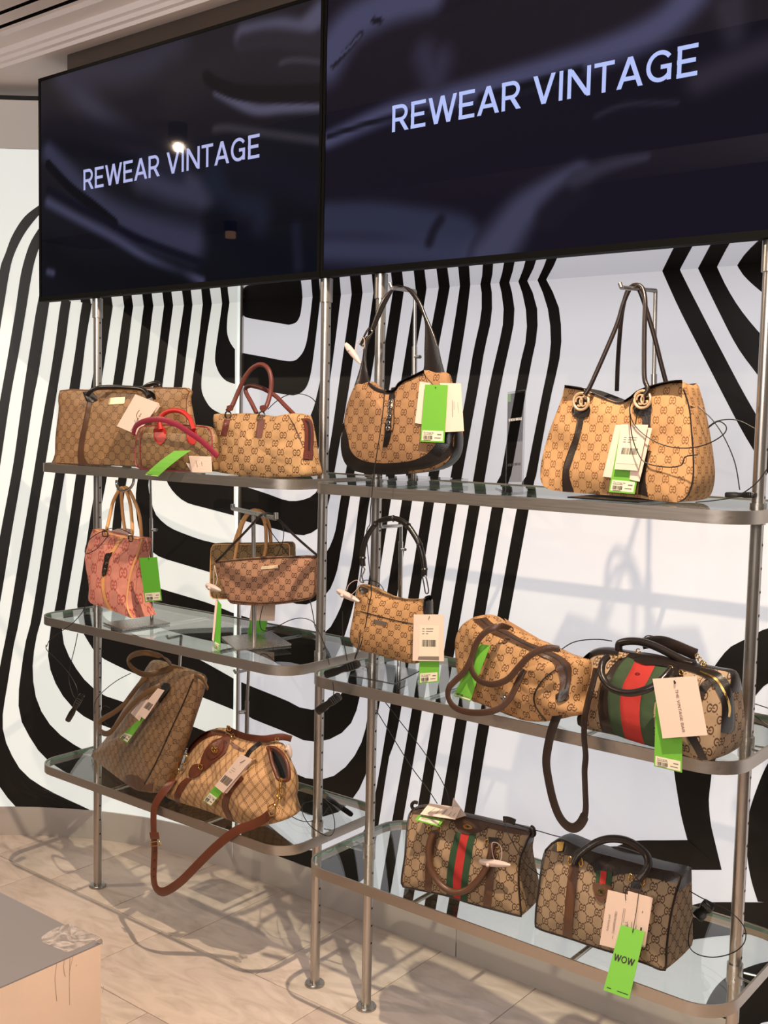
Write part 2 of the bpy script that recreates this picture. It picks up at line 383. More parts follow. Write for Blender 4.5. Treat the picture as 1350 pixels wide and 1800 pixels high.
def caps(name, s, origin, ex, ey, h, m, parent, width=None, weight=SW, gap=.09):
    ex, ey = Vector(ex).normalized(), Vector(ey).normalized(); W_ = sum(GL[c][0]+gap for c in s)-gap
    kx = h if width is None else width/W_; nz_ = ex.cross(ey); vs, fs = [], []; x = 0
    for c in s:
        w, st = GL[c]
        for k_, P in enumerate(st):
            b = len(vs); n = len(P); cl = P[0] == P[-1] or (c == 'O')
            for i in range(n):
                ax, ay = P[max(i-1,0)] if not (cl and i == 0) else P[-2]; bx, by = P[min(i+1,n-1)] if not (cl and i == n-1) else P[1]
                dx, dy = (bx-ax)*kx, (by-ay)*h; L = math.hypot(dx, dy); dx, dy = dx/L, dy/L
                hw = weight*h/2
                if n == 2 and abs(P[0][0]-P[1][0]) > .02 and abs(P[0][1]-P[1][1]) > .3: ox, oy = hw*1.06/max(abs(dy),.5), 0     # slanted strokes are cut flat
                else: ox, oy = dy*hw*.96, -dx*hw*.92
                for sg in (1, -1): vs.append(Vector(origin)+ex*((x+P[i][0])*kx+sg*ox)+ey*(P[i][1]*h+sg*oy)+nz_*(.00003*k_))
            for i in range(n-1): fs.append((b+2*i, b+2*i+1, b+2*i+3, b+2*i+2))
        x += w+gap
    return mk(name, vs, fs, m, parent, smooth=False)
# ------------------------------------------------------------------ soft bags: a traced front with real depth
class Bag:
    def __init__(s, name, label, px_base, face, T, group='handbags on the shelves'):
        s.root = thing(name, label, 'bag', tuple(px_base), group); s.f = face; s.T = T; s.bvh = None
    def body(s, outline, m, bulge=.02, pinch=0., pe=1.5, back=.97, N=80, wr=.003, wf=14, side=.04, seed=0, name='body', lining=None, round_=3, dz=0, top_dip=0, side_m=None, top_m=None):
        if top_m: side_m, lining = 'top', None
        f, T = s.f, s.T
        px = resample(cr([v2(p) for p in outline], round_, True), N, True)
        ab = [f.ab(p) for p in px]; b0 = min(a[1] for a in ab); b1 = max(a[1] for a in ab); h = b1-b0
        tt = lambda b: max(0., min(1., (b-b0)/h))
        df = lambda b: -T/2*pinch*tt(b)**pe
        s.df = df
        for _ in range(2): ab = [f.ab(p, df(a[1])) for p, a in zip(px, ab)]
        ca = sum(a[0] for a in ab)/N; cb = sum(a[1] for a in ab)/N
        L = []                       # local a,b,d
        rings = [.25,.5,.7,.85,.94,1.]
        nz = lambda a, b, k: noise.noise(Vector((a*wf+seed*7.1, b*wf, k*3.3+seed)))*wr + noise.noise(Vector((a*wf*2.7, b*wf*2.1+seed, 9)))*wr*.4
        L.append((ca, cb, df(cb)+bulge+nz(ca,cb,0)))
        for r in rings:
            for a, b in ab:
                x, y = ca+(a-ca)*r, cb+(b-cb)*r
                L.append((x, y, df(y)+bulge*(1-r**3)+nz(x,y,0)*(1-r**8)))
        for k in (.1,.3,.5,.7,.9,1.):
            for a, b in ab:
                Ti = T*(1-pinch*tt(b)**pe); sc = (1+side*4*k*(1-k))*(1-(1-back)*k); scb = 1-(1-back)*k if b < cb else sc
                x = ca+(a-ca)*sc; y = cb+(b-cb)*scb
                if tt(b) < .12: y = b
                if top_dip and tt(b) > .8: y -= top_dip*4*k*(1-k)
                L.append((x, y, df(b)-Ti*k))
        last = len(L)-N
        for r in (.8,.5):
            for i in range(N):
                a, b, d = L[last+i]; L.append((ca+(a-ca)*r, cb+(b-cb)*r, d-bulge*.5*(1-r)))
        L.append((ca, cb, df(cb)-T*(1-pinch*tt(cb)**pe)-bulge*.5))
        fs = [(0, 1+i, 1+(i+1) % N) for i in range(N)]
        nr = len(rings)+6+2
        for r in range(nr-1):
            o = 1+r*N
            fs += [(o+i, o+N+i, o+N+(i+1) % N, o+(i+1) % N) for i in range(N)]
        o = 1+(nr-1)*N; fs += [(o+i, len(L)-1, o+(i+1) % N) for i in range(N)]
        vs = [f.P(a,b,d) for a,b,d in L]
        fm, uv = [], []
        for fc in fs:
            p = [Vector(L[i]) for i in fc]; n = (p[1]-p[0]).cross(p[-1]-p[0])
            if len(p) == 4: n = (p[2]-p[0]).cross(p[3]-p[1])
            ax = max(range(3), key=lambda i: abs(n[i])*(1.2 if i == 2 else 1))
            for q in p: uv.append((q.x,q.y) if ax == 2 else ((q.z*1.0+.013,q.y) if ax == 0 else (q.x,q.z)))
            up = n.length and abs(n.y)/n.length > .75 and sum(tt(q.y) for q in p)/len(p) > .7
            tm = sum(tt(q.y) for q in p)/len(p); si = min(fc) >= 1+5*N and (tm < .42 if side_m != 'top' else tm > .74)
            fm.append(1 if ((lining and up) or (side_m and si)) else 0)
        s.bvh = BVHTree.FromPolygons(vs, fs); s.loop = [f.P(*L[1+5*N+i]) for i in range(N)]; s.ab = ab
        s.backloop = [f.P(*L[last+i]) for i in range(N)]
        return mk(name, vs, fs, [m]+([top_m or lining or side_m] if (lining or side_m) else []), s.root, fm=fm, uv=uv, angle=70)
    def hit(s, p, off=.001):
        r = ray(p).normalized(); h = s.bvh.ray_cast(CAM, r)
        if h[0] is None:
            q = s.f.pt(p, 0); return q - r*off, -r
        n = h[1] if h[1].dot(r) < 0 else -h[1]
        return h[0]-r*off, n
    def patch(s, name, poly, m, th=.0025, n=40, label=None, rings=(.35,.7,1.), parent=None, sm=2):
        px = resample(cr([v2(p) for p in poly], sm, True) if sm else [v2(p) for p in poly], n, True)
        c = sum(px, Vector())/n; vs, fs = [s.hit(c, th)[0]], []
        for r in rings:
            for p in px: vs.append(s.hit(c+(p-c)*r, th)[0])
        for p in px: vs.append(s.hit(c+(p-c)*1.0, -.004)[0])
        fs = [(0, 1+(i+1) % n, 1+i) for i in range(n)]
        for k in range(len(rings)):
            o = 1+k*n; fs += [(o+i, o+(i+1) % n, o+n+(i+1) % n, o+n+i) for i in range(n)]
        o = mk(name, vs, fs, m, parent or s.root, angle=60)
        if label: o['label'] = label
        return o
    def strip(s, name, left, right, m, th=.003, n=20, w=4, label=None, sm=4, parent=None):
        A = resample(cr([v2(p) for p in left], sm), n); B = resample(cr([v2(p) for p in right], sm), n)
        vs, fs = [], []; k = w+3
        for a, b in zip(A, B):
            vs.append(s.hit(a, -.003)[0])
            for j in range(w+1): vs.append(s.hit(a.lerp(b, j/w), th)[0])
            vs.append(s.hit(b, -.003)[0])
        for i in range(n-1):
            for j in range(k-1): fs.append((i*k+j, i*k+j+1, (i+1)*k+j+1, (i+1)*k+j))
        o = mk(name, vs, fs, m, parent or s.root, angle=60)
        if label: o['label'] = label
        return o
    def free_strip(s, name, left, right, m, d=0., th=.004, n=26, sm=5, label=None):
        """a strap between two traced edges, standing at depth d"""
        D = d if callable(d) else (lambda t: d)
        A = resample(cr([v2(p) for p in left], sm), n); B = resample(cr([v2(p) for p in right], sm), n); vs, fs = [], []
        for i, (a, b) in enumerate(zip(A, B)):
            dd = D(i/(n-1)); P, Q = s.f.pt(a, dd), s.f.pt(b, dd); c = (Q-P)
            for t, e in ((0,.35),(.12,1),(.5,1.3),(.88,1),(1,.35),(1,-.35),(.88,-1),(.5,-1.3),(.12,-1),(0,-.35)): vs.append(P+c*t+s.f.n*th/2*e)
        k = 10
        for i in range(n-1):
            for j in range(k): fs.append((i*k+j, i*k+(j+1) % k, (i+1)*k+(j+1) % k, (i+1)*k+j))
        fs += [tuple(range(k)), tuple((n-1)*k+j for j in range(k-1,-1,-1))]
        o = mk(name, vs, fs, m, s.root, angle=60)
        if label: o['label'] = label
        return o
    def path(s, pts, d=0.):
        """traced points at depth d (number, or one per point)"""
        ds = d if isinstance(d, (list, tuple)) else None
        n = len(pts); out = []
        for i, p in enumerate(pts):
            if ds is None: dd = d
            else:
                x = i/(n-1)*(len(ds)-1); k = min(int(x), len(ds)-2); dd = ds[k]+(ds[k+1]-ds[k])*(x-k)
            out.append(s.f.pt(p, dd))
        return out
    def handle(s, name, pts, r, m, d=0., label=None, n=10, rf=None):
        o = tube(name, s.path(pts, d), rf or r, m, s.root, n=n, smooth=6)
        if label: o['label'] = label
        return o
    def strap(s, name, pts, w, m, d=0., th=.003, label=None, nrm=None):
        o = ribbon(name, s.path(pts, d), w, th, m, s.root, nrm or s.f.n)
        if label: o['label'] = label
        return o
    def ring(s, name, c, r, m, tr=.0022, ry=None, off=.004, parent=None, tilt=0, label=None):
        C, _ = s.hit(c, off); ry = ry or r
        P = [C+s.f.u*(r*math.cos(a)*math.cos(tilt))+s.f.n*(r*math.cos(a)*math.sin(tilt))+s.f.w*ry*math.sin(a) for a in [2*math.pi*i/20 for i in range(20)]]
        o = tube(name, P, tr, m, parent or s.root, n=8, closed=True, smooth=1)
        if label: o['label'] = label
        return o
    def gg(s, name, c, r, m, parent=None, tr=.0016, off=.006):
        """raised interlocking double-loop emblem"""
        C, _ = s.hit(c, off); vs = []
        par = parent or s.root
        obs = []
        for sg in (-1, 1):
            P = [C+s.f.u*(sg*r*.38+sg*r*.62*math.cos(a))+s.f.w*(r*.78*math.sin(a)) for a in [.35*sg+.2+ (2*math.pi-.9)*i/16 for i in range(17)]]
            P += [P[-1]-s.f.u*(sg*r*.35)]
            obs.append(tube(name, P, tr, m, par, n=6, smooth=1))
        return obs
def piping(bag, name, m, r=.0022, back=False, label=None):
    o = tube(name, bag.backloop if back else bag.loop, r, m, bag.root, n=6, closed=True, smooth=1)
    if label: o['label'] = label
    return o
# ------------------------------------------------------------------ the room shell
YW = .362; XS = .225; RC = 1.2; CY = YW-RC            # lightbox wall, flat right of the seam, a curve of radius RC left of it
def curve_pt(a, z, r=RC): return Vector((XS-r*math.sin(a), CY+r*math.cos(a), z))
def on_curve(p, off=.002):
    d = ray(p); R_ = RC-off; ox, oy = CAM.x-XS, CAM.y-CY
    A = d.x**2+d.y**2; B = 2*(ox*d.x+oy*d.y); C = ox*ox+oy*oy-R_*R_; D = B*B-4*A*C
    if D < 0: return None
    return CAM + d*((-B+math.sqrt(D))/(2*A))
AM = math.radians(50); NC = 40
def curved(name, z0, z1, m, r=RC, kind=True, parent=None, r1=None, a0=0.):
    vs, fs = [], []
    for i in range(NC+1):
        a = a0+(AM-a0)*i/NC; vs += [curve_pt(a, z0, r), curve_pt(a, z1, r1 or r)]
    for i in range(NC): fs.append((2*i, 2*i+1, 2*i+3, 2*i+2))
    o = mk(name, vs, fs, m, parent)
    return structure(o) if kind else o
XR = 3.4
wall_back = structure(mk('wall_back', [(XS+.02,YW,.04),(XR,YW,.04),(XR,YW,2.52),(XS+.02,YW,2.52)], [(0,1,2,3)], M['white_light'], smooth=False))
wall_left = curved('wall_left', .04, 2.323, M['white_light_l'])
structure(box('trim_1', (XS-.004, YW-.004, .1), (XS+.011, YW+.03, 2.5), M['seam']))
structure(box('trim_2', (XS+.0112, YW-.007, .1), (XS+.02, YW+.03, 2.5), M['steel']))
curved('trim_3', 2.323, 2.479, M['fascia'], RC-.004)
curved('trim_4', 2.479, 2.503, M['dark'], RC+.03)
# printed stripes -------------------------------------------------
def stripe(L, R, left, n=34, off=.0015, m='black'):
    A = resample(cr([v2(p) for p in L], 5), n); B = resample(cr([v2(p) for p in R], 5), n); vs, fs = [], []; K = 4 if left else 1
    for a, b in zip(A, B):
        for j in range(K+1):
            p = a.lerp(b, j/K)
            q = on_curve(p, off) if left else None
            if q is None: q = at(p, Y=YW-off)
            vs.append(q)
    for i in range(n-1):
        for j in range(K):
            o = i*(K+1)+j; fs.append((o, o+1, o+K+2, o+K+1))
    mk('stripe', vs, fs, M[m], wall_left if left else wall_back, smooth=False)
LS = [
 ([(110,330),(76,355.6),(44,380),(22,413),(9,447),(0,473),(-14,560),(-30,680)], [(110,340),(76,370),(49,402),(33,429),(22,455.6),(15.6,484),(9,524),(0,580),(-14,680)]),
 ([(105,362),(76,391.5),(55.5,422),(44.5,451),(36.6,482),(31,518),(26.6,549),(13.3,629),(0,704),(-20,820)], [(105,390),(76,422),(62,455.6),(54.4,491),(50,518),(45.5,546.6),(33.3,618),(18,700),(0,820),(-14,910)]),
 ([(100,440),(84,462),(76,487),(64,544),(55.6,596),(44,669),(34,740),(22,824),(0,942),(-25,1080)], [(110,450),(95,480),(85.6,540),(77.7,591),(66.6,662),(59,700),(42,811),(21,933),(0,1060),(-25,1190)]),
 ([(120,460),(105.6,540),(98,596),(88,662),(74,740),(59,833),(49,893),(33,984),(14,1100),(0,1171),(-10,1240),(-12,1300),(-8,1350),(0,1384),(13,1402),(28,1418),(40,1440)], [(138,460),(123,540),(115.6,596),(104,664),(92,740),(77,833),(67,893),(51,995.6),(32,1100),(24.4,1133),(13,1204),(5.6,1249),(4.4,1275.6),(9,1300),(18,1322),(33,1349),(55.6,1371),(89,1391),(122,1407),(160,1424.4),(185,1440)]),
 ([(157,470),(143,541),(133,613),(122,682),(97,833),(84,907),(69,1004),(53,1100),(44,1133),(35.6,1193),(32,1229),(35.6,1260),(44,1282),(58,1304),(78,1332),(120,1360),(180,1385),(262,1412),(340,1438),(411,1462)], [(172,470),(160,544),(151,596),(140,682),(114,833),(102,907),(87,1000),(72,1091),(64,1120),(58,1160),(58,1193),(64,1229),(78,1260),(100,1287),(124,1304),(144,1318),(200,1338),(280,1363),(340,1385),(411,1411)]),
 ([(192,470),(179,547),(165.6,647),(160,680),(134,833),(124.5,900),(111,984),(98,1064),(89,1104),(84.4,1153),(88,1175.6),(98,1202),(111,1224),(135.6,1251),(165.6,1269),(194,1280),(300,1320),(411,1357)], [(209,470),(197,547),(189,600),(180,660),(152,833),(144,891),(133,962),(114.4,1069),(109,1109),(111,1127),(118,1147),(131,1171),(151,1198),(165.6,1211),(182,1222),(208,1231),(318,1269),(364,1287),(411,1303)]),
 ([(230,470),(217,547),(207,618),(198,678),(172,833),(158,913),(144,1011),(136,1060),(137,1085),(142,1105),(149,1117),(165,1144),(182,1158),(208,1171),(247,1188),(338,1219),(411,1248)], [(246,470),(233,545.5),(224,618),(214,680),(188,838),(174,910),(160,985),(157,1010),(159,1040),(168,1066),(182,1084),(212,1104),(260,1125),(332,1150),(411,1193)]),
 ([(264,470),(252,543),(244,607),(233,682),(208,840),(203,880),(197,930),(195,980),(200,1020),(215,1058),(240,1083),(280,1103),(340,1120),(411,1135)], [(281,470),(269,542),(260,618),(251,680),(223,842),(217,880),(213,930),(214,970),(225,1003),(245,1020),(280,1034),(330,1049),(370,1061.5),(411,1078)]),
 ([(299,470),(287.8,541),(278,618),(269,680),(242,842),(239,875),(240,905),(246,935),(260,962),(280,978.5),(315.5,990),(369,1006),(411,1020)], [(314,470),(303.7,542),(285,681),(262,842),(263,868),(269,893),(275.6,907),(289,920),(306,931),(351,948),(379.5,955),(411,964)]),
 ([(331,470),(322.7,540),(313,606),(305,681),(295,760),(289,810),(289,830),(293,846),(306,866),(327,883),(358,892),(411,906)], [(346,470),(338,539),(328.6,613),(320,681),(308,760),(305,785),(311,812),(330,830),(360,841),(411,851)]),
 ([(364,470),(356,538),(349,598.5),(340.4,655),(335.7,693),(331,720),(327,745),(330,765),(342,779),(367,787),(411,793)], [(380,470),(372,537),(364,587),(357,641),(354,670),(355,689),(362,705),(372,718),(391,728),(411,734)]),
 ([(397,470),(390,536),(384,580),(378,627),(381,646),(388,660),(398.5,670),(413,675)], [(412,470),(403,535),(400,556),(399,582),(403,598.5),(409,609),(413,614)]),
]
for a, b in LS: stripe(a, b, True, 44)
RS = [
 ([(424,520),(424,540),(428,554),(437,559),(475,565.5),(507.5,571)], [(535,490),(532,520),(530,540),(527,556),(520,567),(507.5,571)]),
 ([(424,620),(465,627.5),(510,635),(526.5,627),(537,608),(543,575),(549,524),(554,470)], [(424,677),(460,686),(500,693),(519,694.5),(536,684),(545.5,660),(552.6,613),(563,525),(569,470)]),
 ([(424,734),(470,744),(510,750),(538,741),(550,720),(558,690),(566,650),(575,585),(582,530),(588,470)], [(424,794),(470,806),(510,817),(540,815),(556,797),(564,770),(572,720),(584,640),(598,530),(604,470)]),
 ([(424,853),(470,868),(507.5,880.5),(541,876),(560,859),(571,825),(582,770),(595,680),(616,532),(624,470)], [(424,914),(465,925),(489,931),(517,939),(536,940.6),(552.6,933.5),(564,922),(576,890),(586,840),(612,690),(635,532),(643,470)]),
 ([(424,967),(470,980),(520,994),(550,990),(572,974),(582,955),(590,931),(598.5,877),(613,800),(636,660),(654,532),(662,470)], [(424,1023),(470,1041),(513,1059),(536,1063),(558,1054),(577,1041),(592,1005),(599,967),(606,931),(614.7,877),(632,780),(656,640),(672,532),(680,470)]),
 ([(424,1082),(470,1097),(515,1115),(548,1121),(567,1115),(579,1105),(593,1080),(604,1052),(611,1020),(620,977),(632,880),(652,760),(687.6,532),(696,470)], [(424,1139),(470,1157),(510,1178),(535,1184),(562,1180),(585,1162),(601,1130),(615.5,1086),(626,1040),(635,978),(650,877),(672,760),(707,532),(715,470)]),
 ([(424,1199),(443,1207),(505,1232),(528,1244),(553,1247.6),(576,1242),(594,1228),(608,1205),(620,1165),(636,1090),(671.5,877),(700,700),(727,532),(736,470)], [(424,1252),(440,1262),(505,1288),(533,1301),(561.5,1304),(590,1295),(609,1281),(622,1262),(631,1231),(640,1180),(655,1085),(687.5,877),(716,700),(746,532),(754,470)]),
 ([(424,1308),(470,1330),(520,1361),(545,1369),(571,1370),(596,1358),(618,1336),(635,1306),(645,1268),(656,1190),(707,877),(735,700),(768,525),(776,470)], [(424,1362),(470,1388),(530,1428),(575,1435),(605,1420),(624,1399),(637,1376),(648,1345),(658,1295),(664,1255),(680,1160),(725,877),(754,700),(787,525),(796,470)]),
 ([(424,1412),(470,1448),(520,1487),(564,1496),(607,1492),(635,1470),(652,1430),(664,1372),(682,1265),(746,877),(775,710),(800,560),(808,505),(814,460)], [(424,1470),(470,1510),(530,1550),(590,1568),(630,1556),(650,1520),(662,1470),(677,1374),(686,1321),(702,1265),(764,877),(795,710),(819,565),(826,505),(832,460)]),
 ([(655,1640),(692,1427),(721,1265),(785,877),(820,690),(832,618),(844,564),(847,532),(845,500),(836,460)], [(674,1640),(711,1427),(739,1265),(805,877),(839,690),(851,618),(863,564),(865,532),(863,500),(854,460)]),
 ([(695,1660),(736,1409),(760,1265),(826,877),(858,690),(878,600),(885,561),(884,529),(878,499),(868,460)], [(713,1660),(755,1409),(778,1265),(846,877),(878,690),(897,600),(904,561),(903,529),(896,499),(886,460)]),
 ([(730,1690),(776,1409),(801,1265),(867,877),(879,842),(912,653),(924,600),(926,568),(922,529),(911,495),(900,460)], [(750,1690),(798,1409),(821,1265),(888,877),(897,842),(931,653),(942,600),(945,568),(942,529),(927,495),(914,460)]),
 ([(768,1700),(815,1433),(842,1265),(911.6,877),(922,849),(940,760),(954,689),(965,635),(968.5,593),(965,557),(959.5,529),(945,493),(930,460)], [(788,1700),(834,1433),(862,1265),(933,877),(940,849),(956,760),(970,689),(982.7,635),(987,593),(984.5,557),(979,529),(961,493),(944,460)]),
 ([(1145,430),(1163,474),(1194,543),(1229,611.6),(1272,695.6),(1303,754.7),(1325,792),(1370,870),(1450,1040),(1520,1250),(1560,1500)], [(1178,430),(1194,472),(1241,565),(1278.5,636.5),(1303,683),(1328,727),(1370,800),(1480,1010),(1560,1240),(1605,1500)]),
 ([(1205,425),(1225.6,469),(1266,552.5),(1297,611.6),(1331,658),(1355,690),(1400,735),(1500,860),(1600,1010),(1700,1180)], [(1242,425),(1259,466),(1278,506),(1303,546),(1337.6,588),(1360,610),(1400,650),(1520,770),(1640,930),(1740,1110)]),
 ([(1268,410),(1294,463),(1309.6,487),(1341,515),(1372,536),(1440,575),(1560,660),(1700,800)], [(1440,400),(1460,440),(1490,470),(1530,500),(1580,545),(1640,600),(1740,720)]),
 ([(1560,1150),(1480,1112),(1400,1098),(1350,1104),(1334.5,1111),(1308,1125),(1281.6,1139),(1256.7,1170),(1220,1225),(1195,1290),(1185,1340),(1185,1357),(1190,1391),(1197.6,1435),(1208.5,1477)], [(1520,1215),(1460,1190),(1400,1183),(1350,1201),(1328,1223),(1300,1258),(1278,1295),(1260,1330),(1252,1350),(1250,1369),(1247,1393),(1246,1411),(1249,1445),(1253.6,1467),(1268.5,1529)]),
 ([(1214,1476.6),(1170,1477),(1116.7,1478),(1085.6,1487),(1060.7,1497),(1044,1512)], [(1268.5,1529),(1220,1529),(1160,1529),(1110,1529),(1070,1529),(1040,1530)]),
 ([(1420,1300),(1380,1316),(1350,1341),(1322,1410),(1313,1455),(1313,1500),(1320,1545),(1332,1585)], [(1440,1294),(1480,1330),(1500,1370),(1508,1430),(1506,1480),(1500,1540),(1496,1585),(1494,1600)]),
 ([(1520,1586),(1380,1586),(1320,1586),(1250,1586),(1220,1590),(1196,1603),(1184,1625)], [(1520,1640),(1380,1642),(1320,1642),(1270,1645),(1230,1650),(1200,1655),(1180,1660)]),
 ([(1420,1680),(1350,1690),(1310,1702),(1276,1718),(1253,1742),(1238,1775),(1230,1830)], [(1440,1790),(1390,1790),(1350,1796),(1336,1800),(1325,1815),(1318,1830),(1314,1850)]),
]
for a, b in RS: stripe(a, b, False, 44)
# baseboard, floor tiles, ceiling ------------------------------------
structure(box('baseboard_back', (XS,YW-.006,0), (.5+.598,YW+.02,.1), M['base'], bevel=.0012))
bb = structure(box('baseboard_right', (1.101,YW-.006,0), (XR,YW+.02,.1), M['base'], bevel=.0012))
b_ = curved('baseboard_left', 0, .1, M['base'], RC-.006)
curved('baseboard_cap', .1, .1, M['base'], RC-.006, False, b_, RC+.01)
floor = structure(mk('floor', [(-9,-9,-.004),(8,-9,-.004),(8,.9,-.004),(-9,.9,-.004)], [(0,1,2,3)], M['grout'], smooth=False))
def tile(x0, x1, y0, y1):
    g = .0011
    box('tile', (x0+g, y0+g, -.012), (x1-g, y1-g, 0), M['marble'], floor, bevel=.0008, loc=((x0+x1)/2, (y0+y1)/2, 0))
xs = [-1.65+.3*i for i in range(17)]
for y0, y1 in ((-.065,.235), (.235,.535)):
    if y0 > 0:
        continue
    for a, b in zip(xs, xs[1:]): tile(a, b, -.065, .5)
for k, (y0, y1) in enumerate(((-.365,-.065),(-.665,-.365),(-.965,-.665),(-1.265,-.965),(-1.565,-1.265))):
    x = -2.2+(.175 if k % 2 == 0 else .475)
    while x < 3.2: tile(x, x+.602, y0, y1); x += .602
mk('slab', [(-9,-9,-.003),(8,-9,-.003),(8,-1.566,-.003),(-9,-1.566,-.003)], [(0,1,2,3)], M['marble'], floor, smooth=False)
# ceiling: soffit, stepped cornice, slotted upper ceiling
def sweep_x(name, prof, x0, x1, m, parent=None, kind=True):
    vs, fs = [], []
    for x in (x0, x1): vs += [(x, y, z) for y, z in prof]
    n = len(prof); fs = [(i, i+1, n+i+1, n+i) for i in range(n-1)]
    o = mk(name, vs, fs, m, parent, angle=20)
    return structure(o) if kind else o
ZS = 2.527
prof = [(.55,ZS),(-.043,ZS),(-.046,ZS+.010),(-.056,ZS+.013),(-.059,ZS+.024),(-.068,ZS+.028),(-.07,ZS+.045),(-.092,ZS+.052),(-.108,ZS+.056),(-.11,ZS+.07),(-.122,ZS+.072)]
ceiling = sweep_x('ceiling', prof, -1.6, 3.4, M['plaster'])
ZC = ZS+.072
def slot(y0, y1): sweep_x('slot', [(y0,ZC),(y0,ZC+.06),(y1,ZC+.06),(y1,ZC)], -1.6, 3.4, M['dark'], ceiling, False)
slot(-.122, -.139); sweep_x('ceiling_strip', [(-.139,ZC+.004),(-.139,ZC),(-.186,ZC),(-.186,ZC+.004)], -1.6, 3.4, M['plaster'], ceiling, False)
slot(-.186, -.202); sweep_x('ceiling_panel', [(-.202,ZC),(-.6,ZC),(-.6,ZS+.5)], -1.6, 3.4, M['plaster'], ceiling, False)
sweep_x('ceiling_panel', [(-.6,ZS+.5),(-2.3,ZS+.5)], -3, 4, M['plaster'], ceiling, False)
sweep_x('ceiling_panel', [(-3.9,ZS+.5),(-4.5,ZS+.5)], -6, 2, M['plaster'], ceiling, False)
# bronze fascia above the screens and the polished soffit behind them
structure(box('trim_5', (-.146,0,2.40), (XR,.03,ZS), M['bronze']))
structure(box('trim_6', (-.25,.03,1.813), (XR,.362,2.45), M['mirror']))
# ------------------------------------------------------------------ screens
YT = -.03
def to_screen(p): q = at(p, Y=YT); return (q.x, q.z)
def screen(name, x0, x1, z0, z1, label, strokes, base, txt):
    t = thing(name, label, 'screen', ((x0+x1)/2, .0, z0))
    bz = .009
    box('cabinet', (x0, YT+.004, z0), (x1, -.002, z1), M['bezel'], t, bevel=.002)
    for lo, hi in (((x0,z0),(x1,z0+.014)), ((x0,z1-bz),(x1,z1)), ((x0,z0+.014),(x0+bz,z1-bz)), ((x1-bz,z0+.014),(x1,z1-bz))):
        box('bezel', (lo[0],YT-.002,lo[1]), (hi[0],YT+.006,hi[1]), M['bezel'], t)
    nx, nz = 170, 98; X = np.linspace(x0+bz, x1-bz, nx); Z = np.linspace(z0+.014, z1-bz, nz)
    GX, GZ = np.meshgrid(X, Z); C = np.zeros((nz, nx, 3))
    ty = ((GZ-z0)/(z1-z0))[..., None]
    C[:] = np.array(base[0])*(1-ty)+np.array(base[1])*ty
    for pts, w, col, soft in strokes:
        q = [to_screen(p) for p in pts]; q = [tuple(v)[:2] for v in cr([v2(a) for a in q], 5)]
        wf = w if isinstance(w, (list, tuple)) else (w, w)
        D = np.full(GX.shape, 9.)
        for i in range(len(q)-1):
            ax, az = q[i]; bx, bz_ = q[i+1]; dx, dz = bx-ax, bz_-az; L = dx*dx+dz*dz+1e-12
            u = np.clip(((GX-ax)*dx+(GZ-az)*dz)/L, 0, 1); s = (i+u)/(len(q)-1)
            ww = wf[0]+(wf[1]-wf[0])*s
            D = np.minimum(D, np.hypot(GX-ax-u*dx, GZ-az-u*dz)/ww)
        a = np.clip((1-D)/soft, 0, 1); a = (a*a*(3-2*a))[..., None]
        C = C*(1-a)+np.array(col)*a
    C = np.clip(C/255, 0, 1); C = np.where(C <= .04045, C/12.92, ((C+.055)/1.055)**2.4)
    vs = [(GX[j,i], YT, GZ[j,i]) for j in range(nz) for i in range(nx)]
    fs = [(j*nx+i, j*nx+i+1, (j+1)*nx+i+1, (j+1)*nx+i) for j in range(nz-1) for i in range(nx-1)]
    m, nt, b = newmat(name+'_picture'); setp(b, Base_Color=(0,0,0,1), Roughness=.015, Specular_IOR_Level=.22, Emission_Strength=1.3)
    ca = nt.nodes.new('ShaderNodeVertexColor'); ca.layer_name = 'picture'; nt.links.new(ca.outputs[0], b.inputs['Emission Color'])
    o = mk('display', vs, fs, m, t, smooth=False)
    att = o.data.color_attributes.new('picture', 'FLOAT_COLOR', 'POINT')
    att.data.foreach_set('color', np.concatenate([C.reshape(-1,3), np.ones((nx*nz,1))], 1).astype(np.float32).ravel())
    p0, wd, hh = txt
    tm = mat(name+'_letters', (10,10,12), .015, spec=.22, emit=1.2, ecol=(176,180,226) if x0 < .5 else (178,192,246))
    caps('lettering', 'REWEAR VINTAGE', (p0[0], YT-.0012, p0[1]), (1,0,0), (0,0,1), hh, tm, o, width=wd, weight=.152)
A1 = Crop(0,0,2.25); A2 = Crop(550,0,1.6875)
LAV, DK = (62,60,80), (9,9,15)
